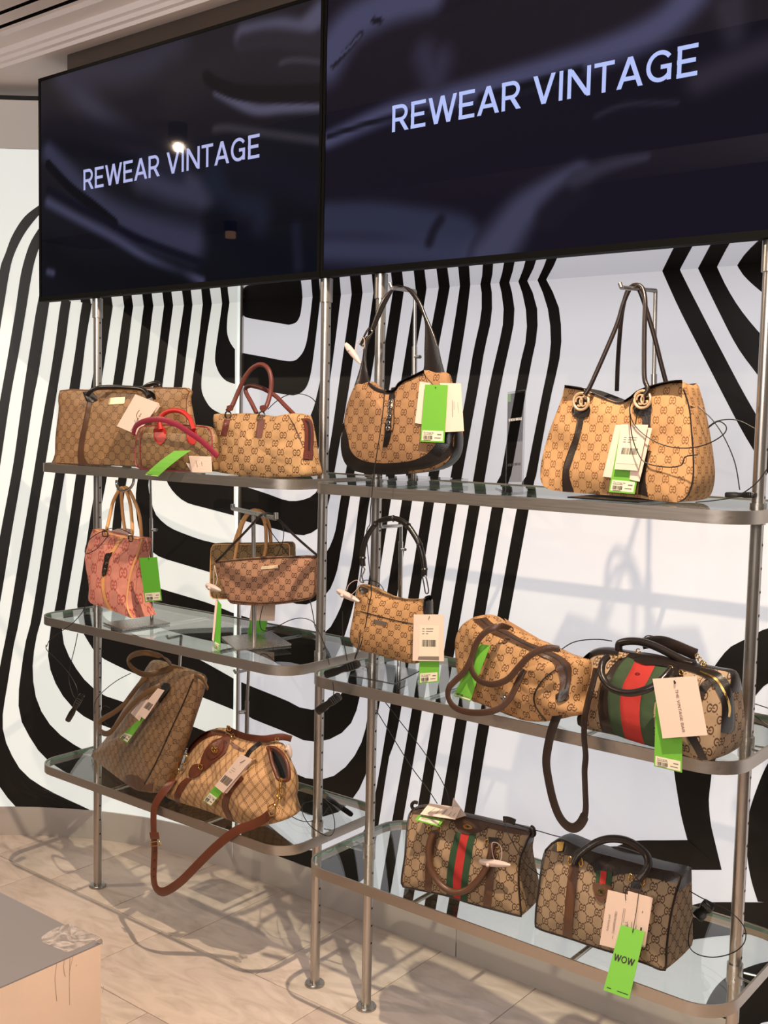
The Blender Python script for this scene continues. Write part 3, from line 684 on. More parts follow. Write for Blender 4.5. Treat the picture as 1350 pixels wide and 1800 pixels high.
st1 = [
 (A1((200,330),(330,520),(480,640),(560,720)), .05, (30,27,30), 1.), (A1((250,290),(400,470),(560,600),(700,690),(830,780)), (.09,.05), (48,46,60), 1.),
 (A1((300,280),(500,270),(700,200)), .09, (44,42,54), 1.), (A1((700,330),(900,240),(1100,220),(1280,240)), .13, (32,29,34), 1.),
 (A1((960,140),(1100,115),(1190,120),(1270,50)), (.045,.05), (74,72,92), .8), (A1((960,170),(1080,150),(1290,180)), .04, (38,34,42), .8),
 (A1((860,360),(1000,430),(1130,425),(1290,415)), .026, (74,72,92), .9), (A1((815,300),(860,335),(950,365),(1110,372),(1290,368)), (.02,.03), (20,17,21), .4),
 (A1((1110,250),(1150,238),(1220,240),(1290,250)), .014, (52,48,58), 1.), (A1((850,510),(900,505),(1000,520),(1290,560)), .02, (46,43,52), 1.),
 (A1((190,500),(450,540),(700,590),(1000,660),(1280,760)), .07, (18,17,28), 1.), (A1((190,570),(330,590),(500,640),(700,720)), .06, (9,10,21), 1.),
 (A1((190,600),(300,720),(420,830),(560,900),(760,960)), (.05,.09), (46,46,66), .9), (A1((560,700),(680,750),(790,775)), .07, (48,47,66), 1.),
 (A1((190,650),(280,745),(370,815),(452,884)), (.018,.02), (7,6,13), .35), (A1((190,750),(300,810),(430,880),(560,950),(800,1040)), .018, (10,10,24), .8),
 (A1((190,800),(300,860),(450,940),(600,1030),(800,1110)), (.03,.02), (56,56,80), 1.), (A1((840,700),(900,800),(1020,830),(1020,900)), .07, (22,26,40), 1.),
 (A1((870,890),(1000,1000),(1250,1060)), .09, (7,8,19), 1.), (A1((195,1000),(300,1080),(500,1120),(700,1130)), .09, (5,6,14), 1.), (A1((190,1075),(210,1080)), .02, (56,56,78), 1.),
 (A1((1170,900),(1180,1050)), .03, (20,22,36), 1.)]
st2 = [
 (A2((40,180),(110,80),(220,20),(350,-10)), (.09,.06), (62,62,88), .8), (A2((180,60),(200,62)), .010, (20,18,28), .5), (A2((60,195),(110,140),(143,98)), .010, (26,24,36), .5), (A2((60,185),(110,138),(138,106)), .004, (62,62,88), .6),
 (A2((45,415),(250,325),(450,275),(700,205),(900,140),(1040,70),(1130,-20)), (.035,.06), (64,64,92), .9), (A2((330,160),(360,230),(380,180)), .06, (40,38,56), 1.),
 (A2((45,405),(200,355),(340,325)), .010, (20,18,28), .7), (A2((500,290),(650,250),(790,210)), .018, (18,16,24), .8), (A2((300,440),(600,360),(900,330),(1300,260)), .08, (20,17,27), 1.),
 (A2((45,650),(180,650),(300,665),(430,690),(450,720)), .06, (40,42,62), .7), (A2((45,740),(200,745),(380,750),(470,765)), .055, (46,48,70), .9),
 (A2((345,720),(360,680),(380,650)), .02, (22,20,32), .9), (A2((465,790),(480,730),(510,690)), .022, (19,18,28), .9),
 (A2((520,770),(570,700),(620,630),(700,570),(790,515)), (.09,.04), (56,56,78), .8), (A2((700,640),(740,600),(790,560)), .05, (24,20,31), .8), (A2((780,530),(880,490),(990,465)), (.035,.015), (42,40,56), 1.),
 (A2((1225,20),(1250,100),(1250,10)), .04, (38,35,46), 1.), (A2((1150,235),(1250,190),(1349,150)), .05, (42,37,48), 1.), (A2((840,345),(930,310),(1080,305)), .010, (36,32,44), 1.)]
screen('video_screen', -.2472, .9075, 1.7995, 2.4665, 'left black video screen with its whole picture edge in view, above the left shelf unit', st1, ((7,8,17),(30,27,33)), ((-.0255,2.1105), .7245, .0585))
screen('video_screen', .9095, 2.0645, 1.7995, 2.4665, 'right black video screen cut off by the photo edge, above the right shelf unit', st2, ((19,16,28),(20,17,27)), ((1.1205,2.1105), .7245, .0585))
# ------------------------------------------------------------------ posts and shelves
ZL = (1.312, .8684, .4277); ZR = (1.310, .8655, .417)
def post(x, label):
    t = thing('shelf_post', label, 'post', (x,0,0), 'steel posts of the shelf units')
    cyl('pole', (x,0,.004), (x,0,1.80), .0122, M['steel'], t, 24)
    tube('base_flange', [(x,0,0),(x,0,.004),(x,0,.0075),(x,0,.008)], lambda q: .026 if q < .5 else .026-.012*(q-.5), M['steel'], t, 28, smooth=0)
    cyl('sleeve', (x,0,1.742), (x,0,1.799), .0155, M['steel'], t, 24)
    vs, fs = [], []; z = .17
    while z < 1.73:
        b = len(vs)
        for j in range(8):
            a = 2*math.pi*j/8; vs.append((x+.0123, -.0+.003*math.cos(a)*1.0, z+.003*math.sin(a)))
        fs.append(tuple(range(b, b+8))); z += .0445
    h = mk('holes', vs, fs, M['dark'], t, smooth=False); h['kind'] = 'stuff'
post(0, 'steel post at the far left of the shelf units, passing behind the tall tan tote')
post(.903, 'steel post standing just right of the left shelf unit, beside the flat pouch bag')
post(1.0745, 'steel post at the left end of the right shelf unit, behind the hobo bag')
post(1.9866, 'thick looking steel post at the right end of the right shelf unit')
def rrect(x0, x1, y0, y1, r, n=8):
    P = []
    for cx, cy, a0 in ((x1-r,y0+r,-90),(x1-r,y1-r,0),(x0+r,y1-r,90),(x0+r,y0+r,180)):
        for i in range(n+1):
            a = math.radians(a0+90*i/n); P.append((cx+r*math.cos(a), cy+r*math.sin(a)))
    return P
def shelf(z, x0, x1, px0, px1, label, rods):
    y0, y1 = -.19, .2
    t = thing('glass_shelf', label, 'shelf', ((x0+x1)/2, 0, z-.025), 'glass shelves in steel frames')
    o, i = rrect(x0,x1,y0,y1,.075), rrect(x0+.004,x1-.004,y0+.004,y1-.004,.071); n = len(o)
    vs = [(a,b,z-.0225) for a,b in o]+[(a,b,z+.0015) for a,b in o]+[(a,b,z+.0015) for a,b in i]+[(a,b,z-.0225) for a,b in i]
    fs = [(r*n+k, r*n+(k+1) % n, ((r+1) % 4)*n+(k+1) % n, ((r+1) % 4)*n+k) for r in range(4) for k in range(n)]
    mk('rim', vs, fs, M['rim'], t, angle=30)
    g = rrect(x0+.0045,x1-.0045,y0+.0045,y1-.0045,.0705)
    vs = [(a,b,z-.0085) for a,b in g]+[(a,b,z-.0005) for a,b in g]
    fs = [tuple(range(n,2*n)), tuple(range(n-1,-1,-1))]+[(k,(k+1) % n,(k+1) % n+n,k+n) for k in range(n)]
    mk('glass', vs, fs, [M['glass'], M['edge']], t, fm=[0,0]+[1]*n, smooth=False)
    for x in rods: cyl('cross_rod', (x,y0+.003,z-.0155), (x,y1-.003,z-.0155), .0052, M['chrome'], t, 12)
    for px, xe in ((px0,x0),(px1,x1)):
        b = cyl('collar', (px,0,z-.034), (px,0,z+.006), .0152, M['steel'], t, 24)
        s = 1 if xe > px else -1
        for dy in (-.012,.012): cyl('link_rod', (px+s*.013,dy,z-.014), (xe-s*.003,dy*1.6,z-.014), .0022, M['chrome'], b, 8)
        cyl('set_screw', (px+.004,-.014,z-.022), (px+.005,-.019,z-.022), .003, M['chrome'], b, 10)
RL, RR_ = (.28,.66), (1.33,1.72)
for z, w in zip(ZL, ('top', 'middle', 'bottom')): shelf(z, -.05, .966, 0, .903, w+' glass shelf of the left unit in a rounded steel frame', RL)
for z, w in zip(ZR, ('top', 'middle', 'bottom')): shelf(z, 1.012, 2.036, 1.0745, 1.9866, w+' glass shelf of the right unit in a rounded steel frame', RR_)
# ------------------------------------------------------------------ plinth in the lower left
pl = thing('display_plinth', 'grey topped display block with a strip of clear tape on its corner, lower left', 'plinth', (.5,-1.2,0))
M['pl_top'] = mat('plinth_top', (120,115,117), .35, spec=.4); M['pl_side'] = mat('plinth_side', (204,178,160), .5, vary=.06, vscale=6)
box('block', (-.2,-1.75,0), (1.044,-.777,.447), M['pl_side'], pl, bevel=.001)
box('top_board', (-.2,-1.75,.447), (1.044,-.777,.4495), M['pl_top'], pl)
m, nt, b = newmat('tape'); setp(b, Base_Color=lin((140,126,120))+(1,), Roughness=.2, Specular_IOR_Level=.6)
tc = nt.nodes.new('ShaderNodeTexCoord'); wv = nt.nodes.new('ShaderNodeTexNoise'); wv.inputs['Scale'].default_value = 26; wv.inputs['Distortion'].default_value = 2.5
nt.links.new(tc.outputs['Object'], wv.inputs['Vector']); bp = nt.nodes.new('ShaderNodeBump'); bp.inputs['Distance'].default_value = .004; nt.links.new(wv.outputs[0], bp.inputs['Height']); nt.links.new(bp.outputs[0], b.inputs['Normal'])
r_ = nt.nodes.new('ShaderNodeValToRGB'); r_.color_ramp.elements[0].position = .35; r_.color_ramp.elements[0].color = lin((126,116,112))+(1,); r_.color_ramp.elements[1].position = .8; r_.color_ramp.elements[1].color = lin((190,178,172))+(1,); nt.links.new(wv.outputs[0], r_.inputs[0]); nt.links.new(r_.outputs[0], b.inputs['Base Color'])
Cz = Crop(0,1440,3)
tp = [at(p, Z=.4498) for p in Cz((218,622),(250,598),(300,572),(370,550),(450,590),(528,622),(470,655),(390,690),(350,702),(280,672),(222,650))]
slab('tape_strip', tp, .0006, m, pl, Vector((0,0,1)))
M['scratch'] = mat('scratch', (150,128,114), .6)
sc_ = [at(p, X=1.0445) for p in Cz((500,640),(532,628),(541,640),(541,662),(525,655))]
slab('scuff', sc_, .0006, m, pl, Vector((1,0,0)))
for pts in (((345,710),(335,780),(345,830)),((390,700),(372,780),(365,820)),((405,768),(400,775)),((545,880),(541,915)),((300,760),(290,840),(300,960)),((370,720),(366,860),(368,980))):
    tube('scratch', [at(p, X=1.0447) for p in Cz(*pts)], .00035, M['scratch'], pl, n=4, smooth=2)
# ceiling spotlight seen in the left screen
sl = thing('ceiling_spotlight', 'round warm ceiling spotlight mirrored in the left video screen', 'lamp', (-1.904,-2.012,3.02))
M['lampglow'] = mat('lamp_glow', (255,220,170), .4, emit=3, ecol=(255,206,150))
cyl('housing', (-1.904,-2.012,2.93), (-1.904,-2.012,3.027), .05, M['bezel'], sl, 24)
cyl('lens', (-1.904,-2.012,2.921), (-1.904,-2.012,2.929), .034, M['lampglow'], sl, 24)

sl = thing('ceiling_spotlight', 'small far ceiling spotlight mirrored low in the left video screen', 'lamp', (-3.77,-4.18,3.02))
cyl('housing', (-3.77,-4.18,2.95), (-3.77,-4.18,3.027), .05, M['bezel'], sl, 24)
cyl('lens', (-3.77,-4.18,2.90), (-3.77,-4.18,2.949), .042, mat('lamp_glow_far', (255,190,140), .4, emit=2.5, ecol=(255,190,140)), sl, 24)
# ------------------------------------------------------------------ swing tags, cards, alarms
def bil(c, u, v): return (c[0]*(1-u)+c[1]*u)*(1-v)+(c[3]*(1-u)+c[2]*u)*v
def card(name, c, m, parent, th=.0007, bend=0, n=6):
    """thin card through four corners (top-left, top-right, bottom-right, bottom-left), slightly bowed"""
    nn = (c[1]-c[0]).cross(c[3]-c[0]).normalized(); nn = nn if nn.dot(CAM-c[0]) > 0 else -nn
    vs, fs = [], []
    for s in (1, -1):
        for j in range(n+1):
            for i in (0, 1): vs.append(bil(c, i, j/n)+nn*(bend*4*(j/n)*(1-j/n)+s*th/2))
    k = 2*(n+1)
    for j in range(n):
        a = 2*j; fs += [(a, a+1, a+3, a+2), (k+a+2, k+a+3, k+a+1, k+a), (a, a+2, k+a+2, k+a), (a+1, k+a+1, k+a+3, a+3)]
    fs += [(0, k, k+1, 1), (2*n, 2*n+1, k+2*n+1, k+2*n)]
    o = mk(name, vs, fs, m, parent, smooth=False)
    bm = bmesh.new(); bm.from_mesh(o.data); bmesh.ops.recalc_face_normals(bm, faces=bm.faces); bm.to_mesh(o.data); bm.free()
    return o, nn
def bars(c, u0, u1, v0, v1, n, parent, m, nn, seed=1, off=.0008, bend=0):
    r = random.Random(seed); vs, fs = [], []; x = 0; e = []
    while x < 1:
        w = r.choice((.012,.02,.035)); e.append((x, min(1, x+w))); x += w+r.choice((.012,.02,.03))
    for a, b in e:
        k = len(vs)
        for u, v in ((a,0),(b,0),(b,1),(a,1)):
            vv = v0+(v1-v0)*v
            vs.append(bil(c, u0+(u1-u0)*u, vv)+nn*(off+bend*4*vv*(1-vv)))
        fs.append((k, k+1, k+2, k+3))
    return mk('barcode', vs, fs, m, parent, smooth=False)
def words(s, c, u, v, h, m, parent, nn, rot=0, off=.0009, bend=0, width=None, name='lettering'):
    ex = (c[1]-c[0]).normalized(); ey = -(c[3]-c[0]).normalized(); H = (c[3]-c[0]).length
    if rot == 90: ex, ey = -ey, ex            # reading downwards
    if rot == -90: ex, ey = ey, -ex           # reading upwards
    return text(name, s, bil(c, u, v)+nn*(off+bend*4*v*(1-v)), ex, ey, h, m, parent, width=width)
def print_caps(s, c, u, v, h, parent, nn, rot=0, width=None, off=.0009, weight=.13, m='ink'):
    ex = (c[1]-c[0]).normalized(); ey = -(c[3]-c[0]).normalized()
    if rot == 90: ex, ey = -ey, ex
    if rot == -90: ex, ey = ey, -ex
    return caps('lettering', s, bil(c, u, v)+nn*off, ex, ey, h, M[m], parent, width, weight)
def rules(c, rows, m, parent, nn, off=.0009, name='print_lines', bend=0):
    vs, fs = [], []
    for u0, v0, u1, v1, w in rows:
        a, b = bil(c, u0, v0), bil(c, u1, v1); t = (b-a).normalized(); s = nn.cross(t)*w/2; k = len(vs)
        o = nn*(off+bend*4*v0*(1-v0)); vs += [a-s+o, b-s+o, b+s+o, a+s+o]; fs.append((k, k+1, k+2, k+3))
    return mk(name, vs, fs, m, parent, smooth=False)
def corners(bag, pts, d):
    ds = d if isinstance(d, (list, tuple)) else [d]*4
    return [bag.f.pt(p, x) for p, x in zip(pts, ds)]
def green_tag(label, bag, pts, d, sticker=True, string=None, bend=0, m='green', st=(.06,.80,.94,.975), flip=False):
    c = corners(bag, pts, d); t = thing('price_tag', label, 'tag', tuple(c[0]), 'bright green price tags')
    o, nn = card('card', c, M[m], t, bend=bend)
    if sticker:
        s = [bil(c, st[0], st[1]), bil(c, st[2], st[1]), bil(c, st[2], st[3]), bil(c, st[0], st[3])]
        s = [p+nn*.0005 for p in s]; so, _ = card('sticker', s, M['sticker'], t, .0004)
        H = (s[3]-s[0]).length; words('The Vintage Bar', s, .06, .27, H*.14, M['ink'], so, nn, off=.0005); 
        rules(s, [(.06,.36,.5,.36,H*.05),(.72,.36,.92,.36,H*.1),(.6,.7,.9,.7,H*.08),(.1,.94,.45,.94,H*.06)], M['inkgrey'], so, nn, .0005)
        bars(s, .06, .5, .5, .86, 0, so, M['ink'], nn, off=.0006)
    if string: tube('string', string, .0007, M['cord'], t, n=5)
    return t, c, nn
def pale_card(label, bag, pts, d, string=None, bend=0, m='paper', cat='tag', group='pale paper cards'):
    c = corners(bag, pts, d); t = thing('paper_tag', label, cat, tuple(c[0]), group)
    o, nn = card('card', c, M[m], t, bend=bend)
    if string: tube('string', string, .0007, M['cord'], t, n=5)
    return t, c, nn
def data_card(t, c, nn, u0=.1, u1=.9, v0=.2, v1=.9, seed=3):
    s = [bil(c,u0,v0)+nn*.0006, bil(c,u1,v0)+nn*.0006, bil(c,u1,v1)+nn*.0006, bil(c,u0,v1)+nn*.0006]
    so, _ = card('data_label', s, M['sticker'] , t, .0004)
    H = (s[3]-s[0]).length
    rules(s, [(.14,.10,.26,.10,H*.022),(.34,.10,.72,.10,H*.022),(.14,.18,.26,.18,H*.022),(.34,.18,.7,.18,H*.022),(.14,.26,.26,.26,H*.022),(.34,.26,.46,.26,H*.022)], M['inkgrey'], so, nn, .0005)
    bars(s, .14, .86, .46, .68, 0, so, M['ink'], nn, seed, .0006)
def clam(label, bag, pts, d, wire=None, tilt=0):
    """white hard security tag: pts = its long axis (two points) and its width in metres"""
    a, b = bag.f.pt(pts[0], d), bag.f.pt(pts[1], d); L = (b-a).length; ex = (b-a).normalized()
    t = thing('security_tag', label, 'security tag', tuple((a+b)/2), 'white security tags')
    n = bag.f.n; ey = ex.cross(n).normalized(); n = (n+ey*tilt).normalized(); ey = ex.cross(n).normalized()
    vs, fs = [], []; K, N = 18, 14; Wd = pts[2]
    for i in range(K+1):
        s = i/K; w = Wd/2*(math.sin(math.pi*min(1,.08+s*.9)))**.45*(1-.35*s); h = .008*(math.sin(math.pi*(.03+.94*s)))**.4*(1-.3*s)
        for j in range(N):
            q = 2*math.pi*j/N; cx, cy = math.cos(q), math.sin(q)
            vs.append(a+ex*L*s+ey*w*math.copysign(abs(cx)**.6, cx)+n*h*math.copysign(abs(cy)**.6, cy))
    for i in range(K):
        for j in range(N): fs.append((i*N+j, i*N+(j+1) % N, (i+1)*N+(j+1) % N, (i+1)*N+j))
    fs += [tuple(range(N-1,-1,-1)), tuple(K*N+j for j in range(N))]
    mk('shell', vs, fs, M['white_plastic'], t, angle=60)
    tube('dome', [a+ex*L*.3+n*z for z in (.006,.009,.0105)], lambda q: Wd*.3*(1-.5*q), M['white_plastic'], t, n=14, smooth=1)
    if wire: tube('wire_loop', wire, .0009, M['white_plastic'], t, n=6)
    return t
def alarm(label, a, b, w, cord=None, th=.014):
    """black alarm lock: a chunky ribbed bar from a to b"""
    a, b = Vector(a), Vector(b); t = thing('alarm_lock', label, 'alarm lock', tuple((a+b)/2), 'black alarm locks')
    ex = (b-a); L = ex.length; ex.normalize(); n = (CAM-a).normalized(); n = (n-ex*n.dot(ex)).normalized(); ey = ex.cross(n)
    prof = [(0,.7),(.04,.95),(.3,1),(.42,.8),(.55,.78),(.66,1),(.94,1),(1,.7)]; N = 12; vs, fs = [], []
    for s, k in prof:
        for j in range(N):
            q = 2*math.pi*(j+.5)/N; cx, cy = math.cos(q), math.sin(q)
            vs.append(a+ex*L*s+ey*w/2*k*math.copysign(abs(cx)**.5, cx)+n*th/2*k*math.copysign(abs(cy)**.5, cy))
    for i in range(len(prof)-1):
        for j in range(N): fs.append((i*N+j, i*N+(j+1) % N, (i+1)*N+(j+1) % N, (i+1)*N+j))
    fs += [tuple(range(N-1,-1,-1)), tuple((len(prof)-1)*N+j for j in range(N))]
    mk('case', vs, fs, M['plastic'], t, angle=35)
    for s in (.74,.81,.88):
        P = [a+ex*L*s+ey*w/2*y*.95+n*(th/2+.0008) for y in (-.8,0,.8)]; tube('rib', P, .0012, M['plastic'], t, n=6, smooth=1)
    for k, c in enumerate(cord or []): tube('cord', c, .0011, M['cord'], t, n=6)
    return t
def cable(label, pts, r=.0011):
    o = tube('security_cable', pts, r, M['cord'], None, n=6, loc=tuple(pts[0])); o['label'] = label; o['category'] = 'cable'; o['group'] = 'thin black security cables'; return o
G1 = None
# ================================================================== top shelf, left unit
f = Face(at((215,814), Y=-.11)); b = Bag('tote_bag', 'large tan monogram tote with black handles at the left end of the top shelf', f.P(0,0), f, .065)
b.body(PX((105.6,687),(150,686),(215,683.5),(326,682.5),(327.5,700),(329,760),(330,822),(320,825),(240,820),(160,816),(138,815.5),(95,813.5),(92,811.5),(96.5,802),(97.5,790),(98,767),(102,735),(104,715)), M['c_tote'], .012, .85, .8, 1, wr=.006, seed=1, round_=2, side=.02)
b.strip('trim_strap', VB((690,25),(655,200),(628,330),(614,450),(622,520)), VB((727,25),(695,200),(668,330),(662,450),(700,525)), M['midbrown'], label='vertical brown leather trim')
b.strip('trim_strap', V3((520,205),(510,330),(505,430),(508,525)), V3((545,205),(535,330),(530,430),(535,530)), M['midbrown'], label='vertical brown leather trim')
b.patch('handle_tab', V3((222,180),(262,172),(290,215),(262,228),(238,222)), M['blackl'], .004, sm=0, label='black leather handle tab')
b.patch('handle_tab', V3((490,168),(545,166),(556,212),(515,212)), M['blackl'], .004, sm=0, label='black leather handle tab')
b.handle('handle', VA((690,1595),(715,1565),(760,1543),(830,1532),(1000,1536),(1120,1548),(1165,1580),(1180,1605)), .006, M['blackl'], [.004,.004,-.01,-.01,-.01,.004], 'flattened black leather handle')
b.handle('handle', VA((735,1575),(800,1540),(900,1533),(1100,1545),(1180,1515),(1225,1502),(1258,1512),(1268,1545)), .007, M['blackl'], [-.05,-.05,-.04,-.045,-.05], 'black leather handle bent up at one end')
pt_ = b.patch('name_plate', V3((342,206),(416,202),(411,232),(334,237)), M['plate'], .003, sm=0, label='small pale metal plate')
piping(b, 'edge_piping', M['midbrown'], .0012)
t, c, nn = pale_card('pale card with the words THE VINTAGE BAR leaning on the large tan tote', b, V3((462,190),(572,232),(470,375),(378,335)), [.03,.035,.055,.05], [b.hit(p, .004)[0] for p in V3((530,215),(510,215))]+[b.f.pt(V3((490,225))[0], .034)])
print_caps('THE VINTAGE BAR', c, .60, .42, .0055, t, nn, 90, .058)
c2 = corners(b, V3((566,228),(574,246),(555,275),(540,262)), .036); slab('second_card', c2, .0007, M['paper'], t)
tube('cord_loop', b.path(V3((480,262),(468,285),(480,320),(500,325),(535,270),(525,225),(505,205)), [.058,.05,.04,.02]), .0008, M['cord'], t, n=5)
# ---- mini duffel
f = Face(at(V3((640,538))[0], Y=-.168), 2); b = Bag('mini_duffel_bag', 'tiny brown monogram duffel with bright red handle in front of the large tote', f.P(0,0), f, .036)
b.body(V3((495,338),(560,332),(640,330),(720,333),(785,340),(803,355),(812,390),(810,460),(806,520),(798,541),(700,541),(600,538),(520,533),(480,526),(464,510),(462,440),(468,385),(478,352)), M['c_mini'], .014, .55, 1.6, .98, seed=2, side=.05)
piping(b, 'edge_piping', M['magenta'], .0016, label='raspberry piping')
b.strip('piping_line', V3((494,345),(483,400),(482,460),(486,522)), V3((498,345),(487,400),(486,460),(490,522)), M['magenta'], .002, label='raspberry piping line')
b.handle('handle', V3((578,352),(572,315),(585,285),(612,268),(645,263),(680,272),(708,298),(722,330),(728,352)), .0062, M['red'], [.012,.004,.0,.004,.012], 'bright red rolled handle')
for q in (((553,338),(594,338),(603,380),(594,405),(574,420),(555,405),(545,380)), ((700,348),(734,346),(744,385),(738,408),(722,424),(704,412),(695,385))):
    b.patch('handle_patch', V3(*q), M['red'], .003, label='red heart shaped leather patch')
for q in (((545,322),(600,345)),((690,330),(742,352))): b.ring('buckle', V3(((q[0][0]+q[1][0])/2, q[0][1]+18))[0], .0055, M['gold'], .001, off=.008)
b.strap('shoulder_strap', V3((452,372),(462,340),(485,320),(530,306),(590,306),(650,328),(710,365),(770,408),(838,474)), .0140, M['magenta'], [.005,.015,.03,.034,.03,.02,.01], label='raspberry shoulder strap lying over the bag')
b.ring('side_ring', V3((447,388))[0], .005, M['gold'], .0009)
t, c, nn = green_tag('bright green price tag slanting out over the top shelf edge by the mini duffel', b, V3((640,448),(716,446),(565,566),(505,558)), [.03,.03,.05,.05], bend=.004, string=None, st=(.08,.82,.92,.985))
t, c, nn = pale_card('pale folded card standing on the top shelf right of the mini duffel', b, V3((706,470),(808,474),(812,546),(722,546)), [.012,.02,.03,.02])
rules(c, [(.3,.3,.32,.7,.001),(.55,.35,.56,.6,.001)], M['ink'], t, nn)
t, c, nn = pale_card('second pale card tucked behind the first, right of the mini duffel', b, V3((686,490),(720,478),(738,548),(718,545)), [.009,.009,.012,.012])
# ---- duffel with red brown handles
f = Face(at(VD((770,1508))[0], Y=-.115), 4); b = Bag('duffel_bag', 'beige monogram duffel with upright red brown handles near the top left shelf end', f.P(0,0), f, .07)
b.body(VD((405,1049),(470,1052),(600,1044),(730,1056),(820,1068),(890,1056),(950,1045),(1030,1052),(1044,1075),(1052,1150),(1060,1280),(1064,1400),(1080,1470),(1072,1504),(1000,1512),(900,1512),(750,1508),(600,1500),(480,1485),(395,1468),(388,1458),(435,1410),(428,1330),(415,1230),(402,1120)), M['c_bost'], .014, .35, 1.2, 1, wr=.010, wf=20, seed=3, side=.03, round_=2)
for q in (((480,1085),(527,1085),(500,1210),(455,1206)),((731,1085),(786,1085),(760,1221),(711,1216))):
    b.patch('handle_tab', VD(*q), M['redbrown'], .003, sm=0, label='red brown leather tab')
b.ring('ring', VD((510,1052))[0], .0095, M['pewter'], .0018, off=.008); b.ring('ring', VD((760,1056))[0], .0095, M['pewter'], .0018, off=.008)
b.handle('handle', VD((505,1022),(525,1000),(545,975),(590,870),(640,765),(700,697),(760,678),(808,712),(830,790),(825,880),(805,960),(785,1000),(762,1022)), .0058, M['redbrown'], [-.02,-.045,-.05,-.045,-.02], 'red brown rolled handle standing upright')
b.handle('handle', VD((722,1040),(680,955),(645,890),(642,850),(690,835),(770,858),(860,910),(930,980),(1000,1050)), .0056, M['redbrown'], [-.07,-.08,-.085,-.08,-.07], 'red brown rolled handle fallen sideways')
for q in ((525,1000),(770,1000)): b.patch('handle_end', VD((q[0]-24,q[1]-14),(q[0]+20,q[1]-20),(q[0]+22,q[1]+18),(q[0]-18,q[1]+22)), M['redbrown'], .012)
b.strip('zip_panel', VD((1052,1078),(1072,1110),(1080,1200),(1074,1320)), VD((1102,1076),(1132,1100),(1147,1200),(1140,1320)), M['redbrown'], .004, label='red brown leather zip panel')
b.strip('zip', VD((1080,1092),(1100,1120),(1108,1200),(1104,1315)), VD((1092,1092),(1115,1115),(1124,1200),(1118,1315)), M['dbrown'], .0055, label='dark zip teeth')
b.patch('zip_end', VD((1072,1318),(1142,1318),(1140,1380),(1066,1377)), M['redbrown'], .006, sm=0)
b.ring('stud', VD((1105,1350))[0], .002, M['pewter'], .001, off=.008)
b.strip('seam', VD((955,1060),(1000,1140),(1060,1280)), VD((962,1060),(1008,1140),(1066,1275)), M['brown'], .0012)
cable('thin black cable arching behind the red brown handled duffel', [at(p, Y=.04) for p in VD((805,1010),(870,950),(950,905),(1040,895),(1120,920),(1165,970),(1185,1060),(1190,1200),(1180,1430))])
# ================================================================== top shelf, right unit
f = Face(at(V4((600,1480))[0], Y=-.115), 4); b = Bag('hobo_bag', 'tan monogram hobo bag with black leather trim hanging from a silver stand', f.P(0,0), f, .05)
b.body(V4((268,835),(320,825),(372,808),(390,832),(430,858),(480,872),(530,876),(565,862),(590,822),(640,790),(700,764),(782,722),(860,742),(932,745),(950,820),(965,910),(985,1020),(1003,1140),(1006,1240),(995,1320),(965,1385),(910,1432),(800,1470),(600,1492),(420,1490),(280,1470),(200,1415),(168,1320),(168,1200),(190,1085),(212,975)), M['c_jack'], .02, .45, 1.3, .98, wr=.004, seed=4, side=.03, N=100, side_m=M['blackl'])
b.strip('leather_base', V4((188,1105),(200,1160),(218,1225),(235,1310),(290,1372),(400,1406),(560,1408),(700,1388),(800,1342),(870,1265),(900,1180),(960,1080),(1030,1050)), V4((180,1120),(166,1200),(167,1320),(200,1417),(280,1472),(420,1492),(600,1494),(800,1472),(940,1434),(1010,1387),(1047,1322),(1062,1240),(1057,1140)), M['blackl'], .002, n=60, label='black leather base panel')
b.strip('edge_trim', V4((370,800),(392,822),(430,848),(480,864),(530,868),(560,855),(586,815),(636,782),(700,755),(780,716)), V4((366,822),(385,846),(425,874),(480,890),(530,894),(575,868),(598,832),(645,800),(705,775),(785,738)), M['blackl'], .003, n=40, label='black leather edge trim')
b.free_strip('strap', V4((540,100),(620,98),(690,165),(748,260),(786,350),(790,450),(786,560),(786,640),(782,725)), V4((598,88),(690,118),(762,220),(802,320),(850,430),(886,540),(908,640),(938,750)), M['blackl'], lambda t: -.03+.012*t, .006, label='broad black leather shoulder strap, right side')
b.free_strip('strap', V4((590,88),(530,128),(480,180),(438,262),(402,365),(380,425)), V4((600,108),(562,122),(522,190),(474,290),(436,375),(408,440)), M['blackl'], -.03, .005, label='black leather shoulder strap, left side')
b.free_strip('strap', V4((352,470),(335,530),(332,600),(312,690),(285,780),(265,840)), V4((392,465),(372,505),(356,560),(354,650),(362,730),(378,805)), M['blackl'], lambda t: -.028+.012*t, .006, label='black leather strap below the buckle')
for a in (((305,530),(375,405)),((330,540),(400,440)),((318,535),(345,480))): b.handle('buckle', V4(*a), .0018, M['pewter'], -.022)
b.handle('buckle', V4((310,530),(330,538),(362,480),(398,440),(372,408),(340,460),(310,530)), .0016, M['pewter'], -.02, 'silver strap buckle')
b.strip('closure_strap', V4((540,850),(525,900),(520,935)), V4((572,845),(562,900),(556,940)), M['blackl'], .004, label='dark leather closure strap')
b.strip('closure_strap', V4((495,1165),(485,1230),(475,1290)), V4((545,1165),(530,1230),(505,1290)), M['blackl'], .004, label='dark leather closure strap end')
cl = b.patch('clasp', V4((520,935),(556,940),(545,1010),(542,1090),(528,1172),(492,1168),(495,1110),(515,1050),(515,985)), M['pewter'], .006, label='silver piston clasp')
for y in (955,1000,1060,1110,1150): b.ring('clasp_link', V4((532-(y-955)*.1,y))[0], .0042, M['chrome'], .0013, off=.008, parent=b.root)
b.strip('flap_seam', V4((560,905),(556,1010),(556,1110),(545,1180)), V4((568,905),(562,1010),(562,1110),(552,1180)), M['dbrown'], .0012)
